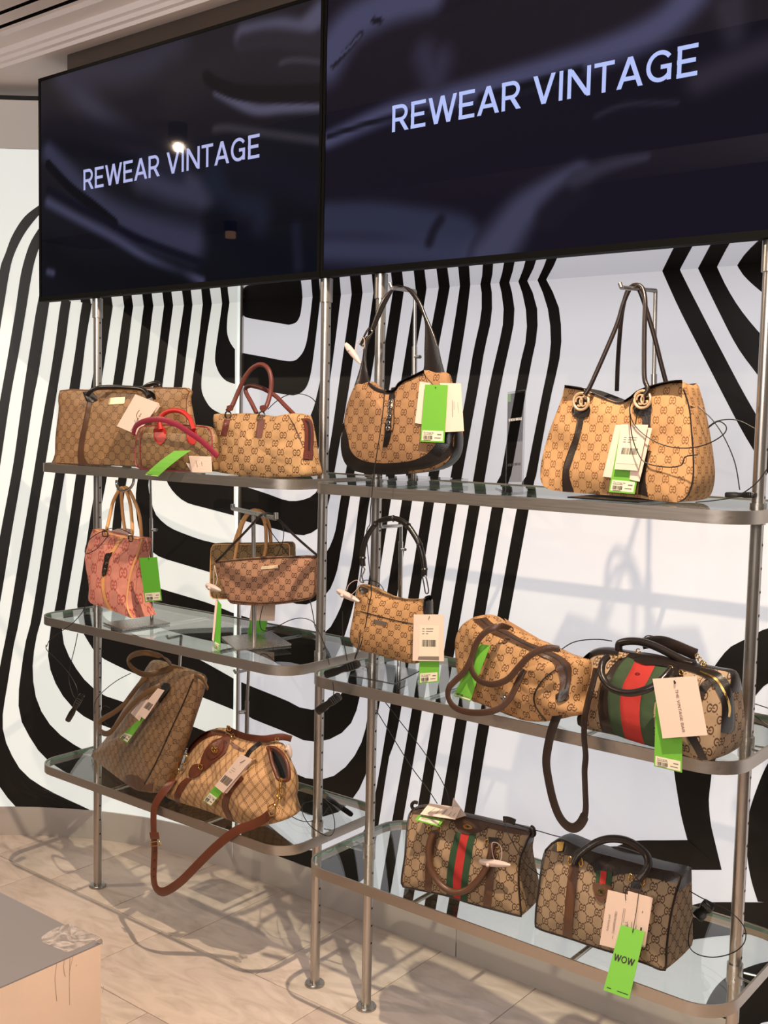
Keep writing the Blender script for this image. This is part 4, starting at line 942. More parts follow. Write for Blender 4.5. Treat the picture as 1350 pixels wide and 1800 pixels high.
t, c, nn = pale_card('pale card behind the green tag, left of the hobo bag tags', b, V4((752,806),(830,815),(800,1125),(715,1112)), .018)
t, c, nn = pale_card('wide pale card with handwriting behind the green tag of the hobo bag', b, V4((900,815),(1055,818),(1078,1172),(930,1180)), .02)
rules(c, [(.55,.35,.5,.7,.0012),(.62,.38,.6,.55,.0008),(.8,.4,.8,.62,.0006)], M['inkgrey'], t, nn)
green_tag('green price tag hanging on the hobo bag with black base', b, V4((790,826),(958,830),(932,1258),(754,1250)), .024, string=[b.hit(p, .004)[0] for p in V4((780,735),(800,775))]+[b.f.pt(V4((870,850))[0], .026)])
clam('white security tag clipped to the hobo bag strap', b, V4((200,525),(312,672))+[.016], .0, [b.f.pt(p, -.005) for p in V4((268,590),(285,520),(320,478),(338,490),(340,540),(325,570),(300,580))])
# ---- display stands
def stand(label, foot, poly, parts, group='metal bag display stands', m='steel'):
    t = thing('display_stand', label, 'stand', tuple(foot), group)
    if poly: slab('base_plate', poly, .004, M[m], t, Vector((0,0,1)))
    for nm, a, b_, r, mm in parts: cyl(nm, a, b_, r, M[mm], t, 12)
    return t
yp = .0
q = lambda p, y=yp: at(p, Y=y)
P_ = V4((715,135),(712,545),(708,560),(706,1535),(540,108),(528,75),(752,622),(715,622))
st = stand('slim silver stand holding the hobo bag, on the top right shelf', q(P_[3]), None, [('upper_pole', q(P_[1]), q(P_[0]), .0042, 'steel'), ('lower_pole', q(P_[3]), q(P_[1]), .0062, 'steel'), ('arm', q(P_[0]), at(P_[4],Y=-.13), .0045, 'steel'), ('knob', q(P_[7]), at(P_[6],Y=-.02), .004, 'chrome'), ('hook_tip', at(P_[4],Y=-.13), at(P_[5],Y=-.13), .004, 'steel')])
f0 = q(P_[3]); bx = box('acrylic_foot', (f0.x-.075,-.12,1.3125), (f0.x+.085,.10,1.324), M['acrylic'], st)
f = Face(at(V5((650,1080))[0], Y=-.085), 0)
b = Bag('shoulder_tote_bag', 'golden monogram shoulder tote with round metal charms, hung at the right of the top shelf', f.P(0,0), f, .125)
b.body(V5((365,546),(400,550),(440,557),(490,575),(540,595),(590,615),(632,626),(672,606),(710,575),(760,555),(800,543),(850,530),(900,522),(932,522),(942,560),(960,650),(972,740),(982,850),(986,930),(984,1000),(965,1070),(930,1108),(840,1106),(700,1086),(500,1070),(330,1056),(266,1036),(246,985),(255,900),(275,820),(300,740),(335,650),(356,590)), M['c_twin'], .012, .35, 1.0, .985, wr=.009, wf=13, seed=5, lining=M['lining'], side=.05, N=100, top_dip=.012)
b.strip('rim_trim', V5((365,542),(440,552),(490,571),(560,600),(632,621),(680,598),(720,566),(800,538),(880,520),(934,517)), V5((363,556),(440,567),(490,586),(560,613),(630,634),(680,612),(722,582),(800,552),(880,533),(936,532)), M['dbrown'], .002, n=40, label='dark brown rim binding')
b.strip('leather_strap', V5((428,690),(412,780),(376,880),(354,960),(356,1058)), V5((460,690),(442,780),(404,900),(386,970),(410,1060)), M['dbrown'], label='dark brown leather strap')
b.strip('leather_strap', V5((742,650),(738,800),(732,950),(720,1070)), V5((786,640),(778,760),(766,900),(756,1000),(770,1085)), M['dbrown'], label='dark brown leather strap')
for cx, cy in ((445,622),(742,612)):
    b.patch('charm_backing', V5((cx-35,cy+20),(cx+38,cy+18),(cx+40,cy+60),(cx+15,cy+78),(cx-20,cy+78),(cx-42,cy+60)), M['blackl'], .004, label='black leather charm backing')
    ch = b.ring('charm', V5((cx,cy))[0], .0165, M['plate'], .003, off=.010, label='round metal charm with interlocking loops')
    b.patch('charm_face', V5((cx-34,cy),(cx,cy-34),(cx+34,cy),(cx,cy+34)), M['pewter'], .006, label='dark metal charm face')
    b.gg('charm_letter', V5((cx,cy))[0], .0115, M['plate'], off=.012, tr=.0019)
b.handle('handle', V5((462,590),(485,555),(515,490),(570,365),(620,245),(650,145),(682,75),(712,58),(742,75),(755,140),(752,250),(750,400),(752,510),(768,560),(752,590)), .0046, M['espresso'], [.008,.0,-.03,-.035,-.035,-.02,.0,.008], 'long dark brown handle in front')
b.handle('handle', V5((618,570),(622,450),(632,300),(645,180),(668,92),(700,62),(730,88),(768,200),(800,310),(830,430),(856,530)), .0046, M['espresso'], [-.10,-.07,-.05,-.06,-.075], 'long dark brown handle behind')
for cx, cy in ((480,570),(765,560)): b.ring('rivet', V5((cx,cy))[0], .002, M['gold'], .0012, off=.01)
b.strip('side_piping', V5((938,560),(965,650),(976,760),(984,880),(982,1000),(955,1080),(910,1108)), V5((945,560),(972,650),(983,760),(992,880),(990,1000),(962,1084),(915,1112)), M['dbrown'], .003, n=30)
pale_card('pale card hanging behind the barcode card on the golden shoulder tote', b, V5((612,735),(700,735),(660,1000),(550,985)), .016)
green_tag('green price tag under the barcode card on the golden shoulder tote', b, V5((635,758),(760,775),(704,1070),(578,1060)), .019)
t, c, nn = pale_card('pale spare card to the right of the barcode card on the golden shoulder tote', b, V5((700,745),(790,750),(728,1010),(680,1000)), .021)
t, c, nn = pale_card('cream barcode card in front of the golden shoulder tote', b, V5((640,732),(770,735),(722,958),(606,950)), .026, [b.hit(p, .006)[0] for p in V5((720,660),(712,700))]+[b.f.pt(V5((705,750))[0], .028)])
data_card(t, c, nn, .06, .95, .22, .86, 5)
P_ = V5((805,85),(798,490),(790,560),(795,1040),(640,70),(632,48))
ys = .055
st = stand('silver stand with a square bent arm behind the golden shoulder tote', q(P_[3],ys), None, [('upper_pole', q(P_[1],ys), q(P_[0],ys), .0042, 'steel'), ('lower_pole', q(P_[3],ys), q(P_[1],ys), .006, 'steel'), ('arm', q(P_[0],ys), at(P_[4],Y=-.115), .0042, 'steel'), ('hook_tip', at(P_[4],Y=-.115), at(P_[5],Y=-.115), .004, 'steel')])
fx = q(P_[3],ys).x; box('base_plate', (fx-.09,-.14,1.3118), (fx+.06,.075,1.3145), M['plastic'], st)
# acrylic sign holder
fz = Face(at(VS((470,1590))[0], Y=-.10), 15)
t = thing('sign_holder', 'small clear acrylic sign holder between the hobo bag and the golden tote', 'sign holder', tuple(fz.o))
c = [fz.pt(p) for p in VS((352,160),(605,125),(568,1595),(318,1590))]
slab('panel', c, .006, M['acrylic'], t)
M['smoke'] = mat('sign_print', (96,88,84), .4)
g_ = [p+fz.n*.0036 for p in c]
s_ = thin_glass('sign_film', (.62,.6,.6), 1.2)
slab('film', [bil(g_, .02,.02), bil(g_, .95,.02), bil(g_, .93,.5), bil(g_, .05,.5)], .0003, s_, t)
slab('film', [bil(g_, .05,.5), bil(g_, .93,.5), bil(g_, .93,.9), bil(g_, .05,.9)], .0003, thin_glass('sign_film_light', (.78,.75,.73), 1.2), t)
M['silver_ink'] = mat('silver_ink', (170,168,166), .4)
print_caps('REWEAR VINTAGE', g_, .12, .295, .0055, t, fz.n, 0, .76*(c[1]-c[0]).length, .001, m='silver_ink')
print_caps('REWEAR VINTAGE', g_, .12, .745, .0055, t, fz.n, 0, .76*(c[1]-c[0]).length, .001)
slab('green_corner', [bil(g_,.03,.02)+fz.n*.001, bil(g_,.2,.02)+fz.n*.001, bil(g_,.2,.1)+fz.n*.001, bil(g_,.03,.1)+fz.n*.001], .0003, mat('dull_green', (84,110,84), .5), t)
zb = 1.3118
slab('foot', [at(p, Z=1.318) for p in VS((170,1545),(345,1620),(735,1600),(735,1570),(560,1560),(330,1530))], .006, M['acrylic'], t, Vector((0,0,1)))
# ================================================================== middle shelf, left unit
f = Face(at(V6((700,1095))[0], Y=-.125), 0); b = Bag('small_tote_bag', 'small pink monogram tote with tan handles hanging from a chrome hook', f.P(0,0), f, .085)
b.body(V6((525,424),(560,430),(640,450),(720,470),(830,490),(925,496),(915,550),(890,625),(860,705),(836,790),(820,870),(808,960),(808,1030),(825,1100),(850,1150),(800,1132),(700,1092),(600,1052),(520,1032),(488,995),(495,920),(490,860),(478,780),(464,700),(462,635),(478,570),(500,500)), M['c_pink'], .012, .62, 1.0, 1, wr=.004, seed=6, round_=2, side=.02)
b.strip('edge_trim', V6((922,494),(910,550),(884,625),(852,705),(828,790),(812,870),(800,960),(800,1030),(816,1100),(842,1148)), V6((938,497),(924,550),(900,630),(868,710),(842,795),(826,875),(814,965),(814,1030),(830,1095),(862,1150)), M['tan'], .003, n=40, label='tan leather edge')
b.strip('edge_trim', V6((525,420),(600,434),(720,464),(830,484),(930,490)), V6((525,430),(600,446),(720,477),(830,497),(930,503)), M['tan'], .002, label='tan leather edge')
b.strip('closure_strap', V6((752,480),(720,530),(690,575),(655,625)), V6((785,486),(740,545),(712,590),(685,630)), M['tan'], .003, label='tan leather closure strap')
b.strip('closure_strap', V6((600,800),(594,880),(606,960),(628,1030),(662,1082)), V6((628,800),(622,880),(632,960),(655,1030),(692,1090)), M['tan'], .003, label='tan leather closure strap')
b.patch('clasp', V6((630,620),(665,615),(690,605),(668,650),(655,700),(645,760),(622,805),(600,800),(605,740),(618,680)), M['pewter'], .006, label='dark metal clasp')
for y in (650,700,750,790): b.ring('clasp_link', V6((650-(y-650)*.25,y))[0], .0036, M['pewter'], .0014, off=.008)
b.handle('handle', V6((628,455),(640,420),(662,330),(690,205),(735,110),(768,80),(800,112),(830,200),(845,330),(850,440),(838,500)), .0048, M['tan'], [.002,-.02,-.04,-.045,-.04,-.02,.002], 'tan leather handle in front')
b.handle('handle', V6((790,430),(775,330),(765,220),(762,120),(790,78),(828,110),(880,220),(912,330),(925,490)), .0048, M['tan'], [-.06,-.06,-.05,-.05,-.055,-.055], 'tan leather handle behind')
for a in (((605,440),(645,440),(645,475),(608,475),(605,440)),((820,475),(852,478),(850,518),(824,515),(820,475))): b.handle('handle_ring', V6(*a), .0018, M['pewter'], .006, n=6)
cl_ = [b.f.pt(p, -.075) for p in V6((690,430),(760,410),(830,420),(830,460),(760,475),(700,465))]; slab('tissue', cl_, .01, M['white_plastic'], b.root)
green_tag('green price tag hanging at the right side of the small pink tote', b, V6((908,655),(1052,648),(1092,1005),(955,1018)), [.012,.012,.012,.012], string=[b.f.pt(p, x) for p, x in zip(V6((955,515),(968,560),(985,668)), (-.02,-.005,.014))], m='greend')
cable('black cable looping from the small pink tote down past the shelf edge', [at(p, Y=-.132) for p in V6((835,455),(720,410),(600,440),(505,500),(470,560))]+[at(p, Y=-.15) for p in V6((470,620),(560,580),(640,490),(660,470))])
cable('thin black cable hanging left of the small pink tote across the middle shelf', [at(p, Y=-.215) for p in V6((490,930),(480,1000),(440,1100),(360,1190),(285,1245),(180,1320),(150,1380))]+[at(p, Y=-.22) for p in VC((365,330),(370,370),(430,430),(540,550),(610,680),(590,760))])
cable('second black cable running down beside the far left post to the hanging lock', [at(p, Y=-.22) for p in VC((615,240),(590,360),(560,480),(545,600),(575,720),(600,760))])
al = alarm('black alarm lock hanging in front of the striped wall at the far left', at(VC((535,930))[0], Y=-.22), at(VC((650,725))[0], Y=-.22), .017)
P_ = V6((1000,20),(1004,330),(1008,345),(1010,1185),(745,20),(1050,425),(1018,425))
yq = .0
hk = [at(p, Y=-.085) for p in V6((722,18),(722,50),(735,85),(765,105),(800,102),(830,85),(855,50),(862,5))]
st = stand('chrome hook stand holding the small pink tote', q(P_[3],yq), [at(p, Z=.8715) for p in V6((612,1188),(770,1246),(1158,1190),(1000,1140))], [('upper_pole', q(P_[1],yq), q(V6((998,-60))[0],yq), .0034, 'chrome'), ('lower_pole', Vector((q(P_[3],yq).x, yq, .873)), q(P_[1],yq), .005, 'chrome'), ('arm', q(V6((998,-60))[0],yq), at(V6((862,5))[0],Y=-.085), .0034, 'chrome'), ('knob', q(P_[6],yq), at(P_[5],Y=-.012), .004, 'chrome')])
tube('hook', hk, .004, M['chrome'], st, n=10)
# ---- two bags on the T stand
f = Face(at(V7((480,790))[0], Y=.03), 20); b = Bag('flat_tote_bag', 'olive brown monogram tote with tan handles hung behind the pink brown pouch', f.P(0,0), f, .05)
b.body(V7((195,384),(340,380),(480,378),(640,376),(770,373),(778,430),(780,500),(778,700),(745,790),(500,800),(290,795),(200,793),(172,765),(172,640),(174,520),(178,450)), M['c_rear'], .012, .2, 1, 1, seed=7, round_=2)
piping(b, 'edge_piping', M['tan'], .0015, label='tan edge piping')
b.handle('handle', V7((362,490),(372,430),(385,350),(410,250),(445,170),(490,122),(535,122),(570,160),(596,240),(600,340),(598,400),(585,470)), .005, M['tan'], [.006,-.004,-.006,-.004,.006], 'tan leather handle')
b.handle('handle', V7((340,440),(370,330),(410,220),(460,140),(520,118),(580,140),(615,210),(632,300),(636,400),(628,478)), .005, M['tan'], [-.02,-.025,-.03,-.025,-.02], 'tan leather handle behind')
f = Face(at(V7((600,845))[0], Y=-.045), 22); b = Bag('pouch_bag', 'long pink brown monogram pouch bag with thin strap on the T shaped stand', f.P(0,0), f, .034)
b.body(V7((212,516),(300,505),(400,495),(520,486),(640,480),(820,474),(998,474),(1003,520),(998,610),(984,690),(958,745),(930,796),(860,815),(800,826),(720,836),(640,842),(560,847),(480,846),(400,840),(330,832),(300,795),(278,740),(258,690),(236,610),(222,560)), M['c_poch'], .012, .5, 1.2, 1, wr=.003, seed=8, round_=2)
b.strip('top_trim', V7((210,512),(400,491),(640,476),(820,470),(1000,470)), V7((214,523),(400,503),(640,488),(820,481),(1000,482)), M['brown'], .002, label='brown top binding')
b.strip('base_trim', V7((318,806),(500,824),(640,822),(800,806),(936,784)), V7((325,816),(500,834),(640,832),(800,816),(932,793)), M['brown'], .002, label='brown base seam')
b.patch('name_plate', V7((566,547),(692,534),(692,560),(560,571)), M['plate'], .003, sm=0, label='bright metal name plate')
b.strap('strap', V7((215,512),(260,470),(320,405),(400,325),(480,240),(545,170),(590,142),(640,150),(700,195),(800,295),(900,385),(1000,470)), .0060, M['dbrown'], [0,.01,.02,.035,.02,.01,0], label='thin dark brown strap over the stand')
clam('white security tag hanging at the left end of the pink brown pouch', b, V7((140,690),(255,735))+[.020], .012, [b.f.pt(p, .01) for p in V7((215,690),(225,640),(212,580),(205,540),(200,600),(198,680))], .6)
t, c, nn = pale_card('narrow pale card seen edge on under the security tag of the pouch', b, V7((212,805),(232,805),(200,1125),(186,1110)), .008)
green_tag('narrow green price tag turned edge on, left of the T shaped stand foot', b, V7((232,808),(258,840),(248,1198),(200,1170)), .012, string=[b.f.pt(p, .011) for p in V7((218,760),(222,790),(236,812))], m='greend', st=(.1,.86,.9,.98))
yt = .0
t7 = at(V7((508,1128))[0], Z=.872); yt = t7.y
st = stand('T shaped steel stand on the middle left shelf holding two bags', t7, [at(p, Z=.8715) for p in V7((260,1090),(372,1190),(793,1146),(640,1050))], [('lower_pole', t7, at(V7((507,700))[0],Y=yt), .0062, 'steel'), ('upper_pole', at(V7((507,700))[0],Y=yt), at(V7((503,150))[0],Y=yt), .0055, 'steel')])
ft = Face(at(V7((503,140))[0], Y=yt), -24)
tube('cross_bar', [ft.pt(p) for p in V7((345,102),(672,180))], .006, M['steel'], st, n=10, smooth=1)
for e in (((345,70),(345,108)),((676,135),(676,185))): tube('bar_tip', [ft.pt(p) for p in V7(*e)], .0058, M['steel'], st, n=10, smooth=1)
fb = Face(at(V7((570,1060))[0], Z=.874), 20)
class _B: pass
bb_ = _B(); bb_.f = fb
pale_card('pale card hanging behind the pole of the T shaped stand', bb_, V7((490,800),(672,805),(665,965),(472,960)), .0)
green_tag('green price tag standing behind the pole of the T shaped stand', bb_, V7((478,960),(610,965),(590,1055),(458,1064)), .004, sticker=False, m='greend')
cable('black cable hanging from the pouch and curving over the middle left shelf', [at(p, Y=.0) for p in V7((575,850),(553,950),(560,1020),(600,1042),(680,1010),(780,960),(860,942),(930,955),(970,985))]+[at(p, Y=-.12) for p in V7((1010,1060),(1050,1160),(1085,1300))])
cable('black cable dropping from the right corner of the pouch to the shelf edge', [at(p, Y=-.06) for p in V7((935,800),(960,920),(975,1010),(1000,1050))])
cable('black cable slung from the T shaped stand to the pouch top', [at(p, Y=-.02) for p in V7((690,190),(725,240),(735,300),(720,380),(680,470))])
cable('black cable crossing behind the pouch strap', [at(p, Y=.0) for p in V7((600,220),(650,300),(720,390),(775,465))])
# ================================================================== middle shelf, right unit
f = Face(at(V8((640,1310))[0], Y=-.105), 3); b = Bag('baguette_bag', 'small tan monogram shoulder bag with dark bamboo look handle on a stand', f.P(0,0), f, .06)
b.body(V8((332,690),(380,686),(425,702),(470,722),(520,752),(570,776),(640,796),(700,806),(780,808),(850,804),(898,790),(908,830),(902,900),(892,1000),(884,1100),(874,1220),(862,1330),(800,1345),(720,1330),(650,1312),(560,1286),(480,1262),(400,1243),(350,1230),(300,1195),(270,1140),(268,1080),(282,1000),(300,900),(316,780)), M['c_bamb'], .018, .45, 1.2, .98, wr=.004, seed=9, side=.05)
b.strip('pocket_seam', V8((358,895),(460,922),(600,958),(700,982),(805,1000)), V8((358,903),(460,930),(600,966),(700,990),(805,1008)), M['dbrown'], .002)
b.strip('side_seam', V8((808,1000),(806,1120),(800,1230),(795,1340)), V8((814,1000),(812,1120),(806,1230),(801,1340)), M['dbrown'], .0018)
b.patch('name_plate', V8((473,965),(583,990),(577,1020),(468,996)), M['grey_plate'], .003, sm=0, label='grey metal name plate')
b.patch('side_gusset', V8((898,795),(925,765),(968,765),(975,840),(975,910),(930,925),(898,920)), M['blackl'], .004, label='black leather side gusset')
b.patch('side_gusset', V8((345,690),(372,690),(410,700),(430,720),(380,745),(352,730)), M['dbrown'], .004, label='dark leather side tab')
hp = V8((380,512),(376,440),(386,350),(420,250),(490,152),(560,115),(640,103),(705,122),(765,168),(822,250),(862,325),(892,430),(906,540),(903,598))
b.handle('handle', hp, .0064, M['blackl'], -.022, 'dark bamboo style handle')
for p in V8((378,440),(490,150),(640,104),(765,166),(864,328),(906,538)):
    cpt = b.f.pt(p, -.022); k = min(range(len(hp)), key=lambda i: abs(hp[i][0]-p[0])+abs(hp[i][1]-p[1])); k = max(1, min(len(hp)-2, k))
    tg = (b.f.pt(hp[k+1], -.022)-b.f.pt(hp[k-1], -.022)).normalized(); tube('joint', [cpt-tg*.003, cpt, cpt+tg*.003], lambda t: .0064+.0016*math.sin(math.pi*t), M['blackl'], b.root, n=10, smooth=1)
for a in (((372,512),(395,540),(372,600),(385,650),(355,640),(362,590)),((888,600),(915,600),(935,680),(940,735),(915,740),(900,660))):
    b.handle('clasp', V8(*a, a[0]), .0016, M['chrome'], -.018, 'chrome swivel clasp', n=6)
clam('white security tag sticking out left of the bamboo handled bag', b, V8((160,722),(348,815))+[.017], .012, [b.f.pt(p, .008) for p in V8((240,720),(260,670),(310,635),(345,640),(350,680),(310,730),(280,755))], .6)
green_tag('green price tag under the pink barcode card by the bamboo handled bag', b, V8((865,1200),(1032,1205),(1030,1500),(862,1518)), .02, st=(.04,.72,.92,.97))
t, c, nn = pale_card('pink barcode card hanging from the bamboo handled bag', b, V8((815,925),(1070,925),(1072,1325),(803,1320)), .026, [b.f.pt(p, x) for p, x in zip(V8((940,780),(955,860),(945,955)), (-.005,.01,.029))])
data_card(t, c, nn, .22, .84, .24, .90, 9); words('o', c, .49, .1, .004, M['ink'], t, nn)
c3 = corners(b, V8((855,1285),(1030,1285),(1030,1318),(848,1312)), .0262); slab('grey_band', c3, .0006, M['inkgrey'], t)
f8 = at(V8((690,1400))[0], Y=.02); f8.z = .869
P_ = V8((706,165),(705,300),(690,300),(530,175),(528,140),(742,370),(712,370))
st = stand('clear footed chrome stand holding the bamboo handled bag', f8, None, [('lower_pole', f8, q(P_[1],.02), .0055, 'chrome'), ('upper_pole', q(P_[1],.02), q(P_[0],.02), .004, 'chrome'), ('arm', q(P_[0],.02), at(P_[3],Y=-.115), .004, 'chrome'), ('hook_tip', at(P_[3],Y=-.115), at(P_[4],Y=-.115), .004, 'chrome'), ('knob', q(P_[6],.02), at(P_[5],Y=.008), .0035, 'chrome')])
slab('base_plate', [at(p, Z=.8725) for p in V8((270,1448),(645,1520),(862,1410),(520,1345))], .005, M['acrylic'], st, Vector((0,0,1)))
for a in (((270,1448),(645,1520)),((645,1520),(862,1410))): tube('base_edge', [at(p, Z=.874) for p in V8(*a)], .0012, M['dark'], st, n=6, smooth=1)
al = alarm('black alarm lock lying on the left edge of the middle right shelf', at(V8((60,1440))[0], Y=-.205)+Vector((0,0,.0)), at(V8((345,1345))[0], Y=-.205), .019)
al = alarm('black alarm lock dangling below the middle right shelf edge', at(V8((-10,1755))[0], Y=-.215), at(V8((180,1620))[0], Y=-.215), .02, [[at(p, Y=-.215) for p in V8((135,1640),(128,1610),(130,1575),(120,1500))]])
cable('black cable falling from the bamboo bag to the lock on the shelf edge', [at(p, Y=-.03) for p in V8((352,650),(355,800),(358,960))]+[at(p, Y=-.2) for p in V8((350,1150),(310,1300))])
cable('black cable looped behind the bamboo bag clasp and down its front', [at(p, Y=-.02) for p in V8((560,760),(550,700),(500,650),(420,632),(370,640))])
cable('black cable hanging down before the bamboo bag from the top shelf', [at(p, Y=-.212) for p in V4((490,830),(480,1000),(450,1230),(410,1480),(395,1650),(385,1760))]+[at(p, Y=-.15) for p in V8((440,150),(410,250))]+[at(p, Y=-.12) for p in V8((450,700),(430,850),(380,1120),(310,1310))])
cable('black cable left of the bamboo bag reaching the lock on the shelf edge', [at(p, Y=-.2) for p in V8((205,900),(208,1100),(245,1320))])
# ---- slouchy satchel
f = Face(at(V9((640,885))[0], Z=.869), -8); b = Bag('slouchy_satchel_bag', 'slouching tan monogram satchel with looped brown straps leaning on its side', f.P(0,0), f, .07)
b.body(V9((270,118),(345,106),(385,115),(420,150),(470,185),(560,230),(640,272),(760,325),(860,375),(930,410),(1000,430),(1050,450),(1058,500),(1045,600),(1015,720),(1035,775),(1052,805),(1045,845),(980,858),(920,872),(800,894),(650,886),(580,862),(520,842),(400,792),(300,752),(250,735),(190,655),(145,530),(130,400),(130,270),(170,178),(220,140)), M['c_slou'], .028, .5, 1.3, .97, wr=.015, wf=16, seed=10, side=.05, N=100)
b.strip('zip_panel', V9((262,122),(330,182),(440,242),(600,312),(760,392),(850,432),(900,500),(918,590),(905,690)), V9((365,108),(420,158),(520,205),(650,282),(800,342),(930,402),(1000,470),(1004,560),(985,650)), M['brown'], .004, n=40, label='brown leather zip panel')
b.strip('zip', V9((315,118),(375,168),(480,222),(630,298),(780,368),(890,420),(950,490),(962,575),(945,665)), V9((325,114),(385,163),(488,216),(638,290),(786,360),(898,412),(962,482),(974,570),(955,668)), M['dark'], .0055, n=40, label='dark zip line')
b.strip('fold_seam', V9((880,500),(800,560),(740,640),(715,720),(740,800),(800,890)), V9((888,504),(808,566),(748,645),(724,722),(750,800),(815,890)), M['dbrown'], .003, n=24)
b.patch('zip_end', V9((885,690),(985,640),(965,720),(905,745)), M['dbrown'], .006)
b.ring('charm', V9((490,715))[0], .0055, M['chrome'], .0016, off=.012, label='round silver charm'); b.gg('charm_letter', V9((490,715))[0], .004, M['chrome'], off=.013, tr=.0007)
dth = .0032
green_tag('green price tag half hidden by the strap of the slouching satchel', b, V9((318,308),(395,322),(245,742),(118,700)), [.034,.034,.05,.05], bend=.003, st=(.03,.84,.97,.985))
b.strap('strap', V9((540,190),(480,172),(420,185),(350,225),(290,300),(258,400),(250,490),(290,565),(360,605),(440,608),(530,570),(610,480),(690,398),(775,352),(850,340),(912,348)), .0128, M['brown'], [.01,.035,.045,.05,.055,.06,.06,.055,.05,.04,.03], dth, 'brown leather strap in a round loop')
b.strap('strap', V9((272,330),(248,420),(195,520),(130,585),(82,640),(78,715),(125,785),(230,822),(370,822),(470,788),(545,710),(600,600),(650,500)), .0128, M['brown'], [.045,.055,.06,.065,.065,.07,.07,.06,.05,.04], dth, 'brown leather strap drooping over the shelf edge')
b.ring('buckle', V9((548,200))[0], .006, M['pewter'], .0012, off=.004); b.ring('buckle', V9((895,350))[0], .007, M['pewter'], .0014, off=.004)
pale_card('plain brown card sticking up behind the slouching satchel', b, V9((500,115),(760,268),(776,330),(545,205)), [-.05,-.05,-.045,-.045], m='kraft', group=None)
# ---- striped duffel
f = Face(at(V10((520,850))[0], Z=.869), -8); b = Bag('striped_duffel_bag', 'monogram duffel with a wide green and red stripe and shiny dark handles', f.P(0,0), f, .105)
b.body(V10((62,320),(85,275),(120,235),(180,205),(260,200),(340,215),(420,228),(560,246),(680,278),(800,300),(900,318),(1000,338),(1070,350),(1095,380),(1090,450),(1060,560),(1040,680),(1020,800),(985,900),(940,954),(880,950),(760,905),(660,880),(560,858),(420,812),(300,778),(140,745),(75,722),(56,682),(74,600),(72,520),(60,420)), M['c_ten'], .03, .85, 1.7, .99, wr=.004, seed=11, side=.04, N=100, top_m=M['blackl'])
E0 = ((400,245),(345,300),(300,380),(266,480),(264,590),(280,700),(308,775)); E1 = ((452,270),(402,370),(366,440),(346,530),(350,640),(364,740),(385,806)); E2 = ((588,300),(540,400),(502,470),(482,570),(480,680),(494,780),(516,846)); E3 = ((705,312),(655,400),(605,480),(577,580),(575,700),(580,790),(588,862))
b.strip('stripe', V10(*E0), V10(*E1), M['wgreen_l'], .0022, n=30, label='green web stripe'); b.strip('stripe', V10(*E1), V10(*E2), M['wred_l'], .0022, n=30, label='red web stripe'); b.strip('stripe', V10(*E2), V10(*E3), M['wgreen_l'], .0022, n=30, label='green web stripe')
b.strip('leather_band', V10((338,262),(285,320),(240,400),(206,500),(198,600),(208,690),(225,760)), V10(*E0), M['dbrown'], .0025, n=30, label='dark brown leather band')
b.strip('leather_band', V10((770,700),(800,790),(850,880),(885,948)), V10((835,690),(860,780),(910,880),(940,950)), M['blackl'], .003, label='black leather band')
b.strip('leather_band', V10((880,470),(895,430),(930,400),(985,385)), V10((905,545),(930,480),(965,440),(1000,420)), M['dbrown'], .003)
b.strip('end_trim', V10((56,330),(62,430),(72,520),(82,590),(55,660),(60,710)), V10((130,245),(98,340),(92,450),(112,540),(80,640),(90,725)), M['dbrown'], .004, n=26, label='dark leather end trim')
b.strip('end_trim', V10((62,320),(90,262),(150,212),(240,196),(340,210)), V10((85,330),(120,280),(170,238),(250,228),(330,238)), M['blackl'], .005, n=26)
b.strip('zip_panel', V10((390,245),(470,272),(600,308),(720,322),(800,342),(890,372),(970,430),(1030,540),(1036,640),(1028,760)), V10((420,212),(560,240),(740,284),(900,318),(1010,348),(1085,420),(1118,540),(1126,640),(1126,740),(1085,770)), M['blackl'], .004, n=50, label='black leather zip panel')
b.strip('zip', V10((880,350),(985,400),(1052,500),(1082,590),(1078,655)), V10((890,342),(998,392),(1066,494),(1098,590),(1092,658)), M['gold'], .0055, n=30, label='pale zip teeth')
b.patch('flap', V10((440,268),(470,240),(600,262),(740,300),(735,322),(700,330),(680,318),(560,300),(520,302),(470,285)), M['blackl'], .006, label='scalloped black leather flap')
b.handle('handle', V10((262,250),(228,290),(222,370),(268,445),(345,485),(430,494),(520,472),(590,440),(650,385),(690,335)), .0068, M['blackl'], [.012,.045,.06,.06,.045,.015], 'shiny dark rolled handle in front')
b.handle('handle', V10((338,196),(345,158),(410,143),(500,150),(600,185),(700,235),(790,280),(850,295)), .0075, M['blackl'], [-.05,-.05,-.055,-.05,-.045], 'shiny dark rolled handle behind')
b.strap('strap_pad', V10((500,160),(580,146),(650,150),(730,178),(800,208),(865,235)), .022, M['dbrown'], -.09, .005, 'dark brown shoulder pad behind the handles')
for p in ((310,255),(345,245),(470,210),(760,355),(690,325)): b.ring('ring', V10(p)[0], .0042, M['gold'], .0011, off=.012)
for p in ((870,245),(890,270),(905,292),(920,300)): b.ring('chain_link', V10(p)[0], .004, M['gold'], .0012, off=.014)
b.patch('handle_tab', V10((655,345),(700,315),(760,340),(770,365),(700,380)), M['blackl'], .008)
b.strap('shoulder_strap', V9((985,470),(1040,540),(1015,600),(965,700),(910,820),(858,955),(828,1085),(815,1200),(832,1330),(868,1490),(915,1610),(975,1680),(1035,1692),(1085,1645),(1112,1560),(1108,1400),(1104,1260),(1112,1150),(1100,1000),(1108,850),(1140,700),(1170,590),(1190,490)), .0185, M['dbrown'], [.015,.03,.05,.06,.06,.06,.06,.06,.06,.055,.045,.03], .003, 'long dark brown shoulder strap hanging far below the shelf', nrm=lambda t: f.n+f.u*(.0 if t < .62 else -.45))
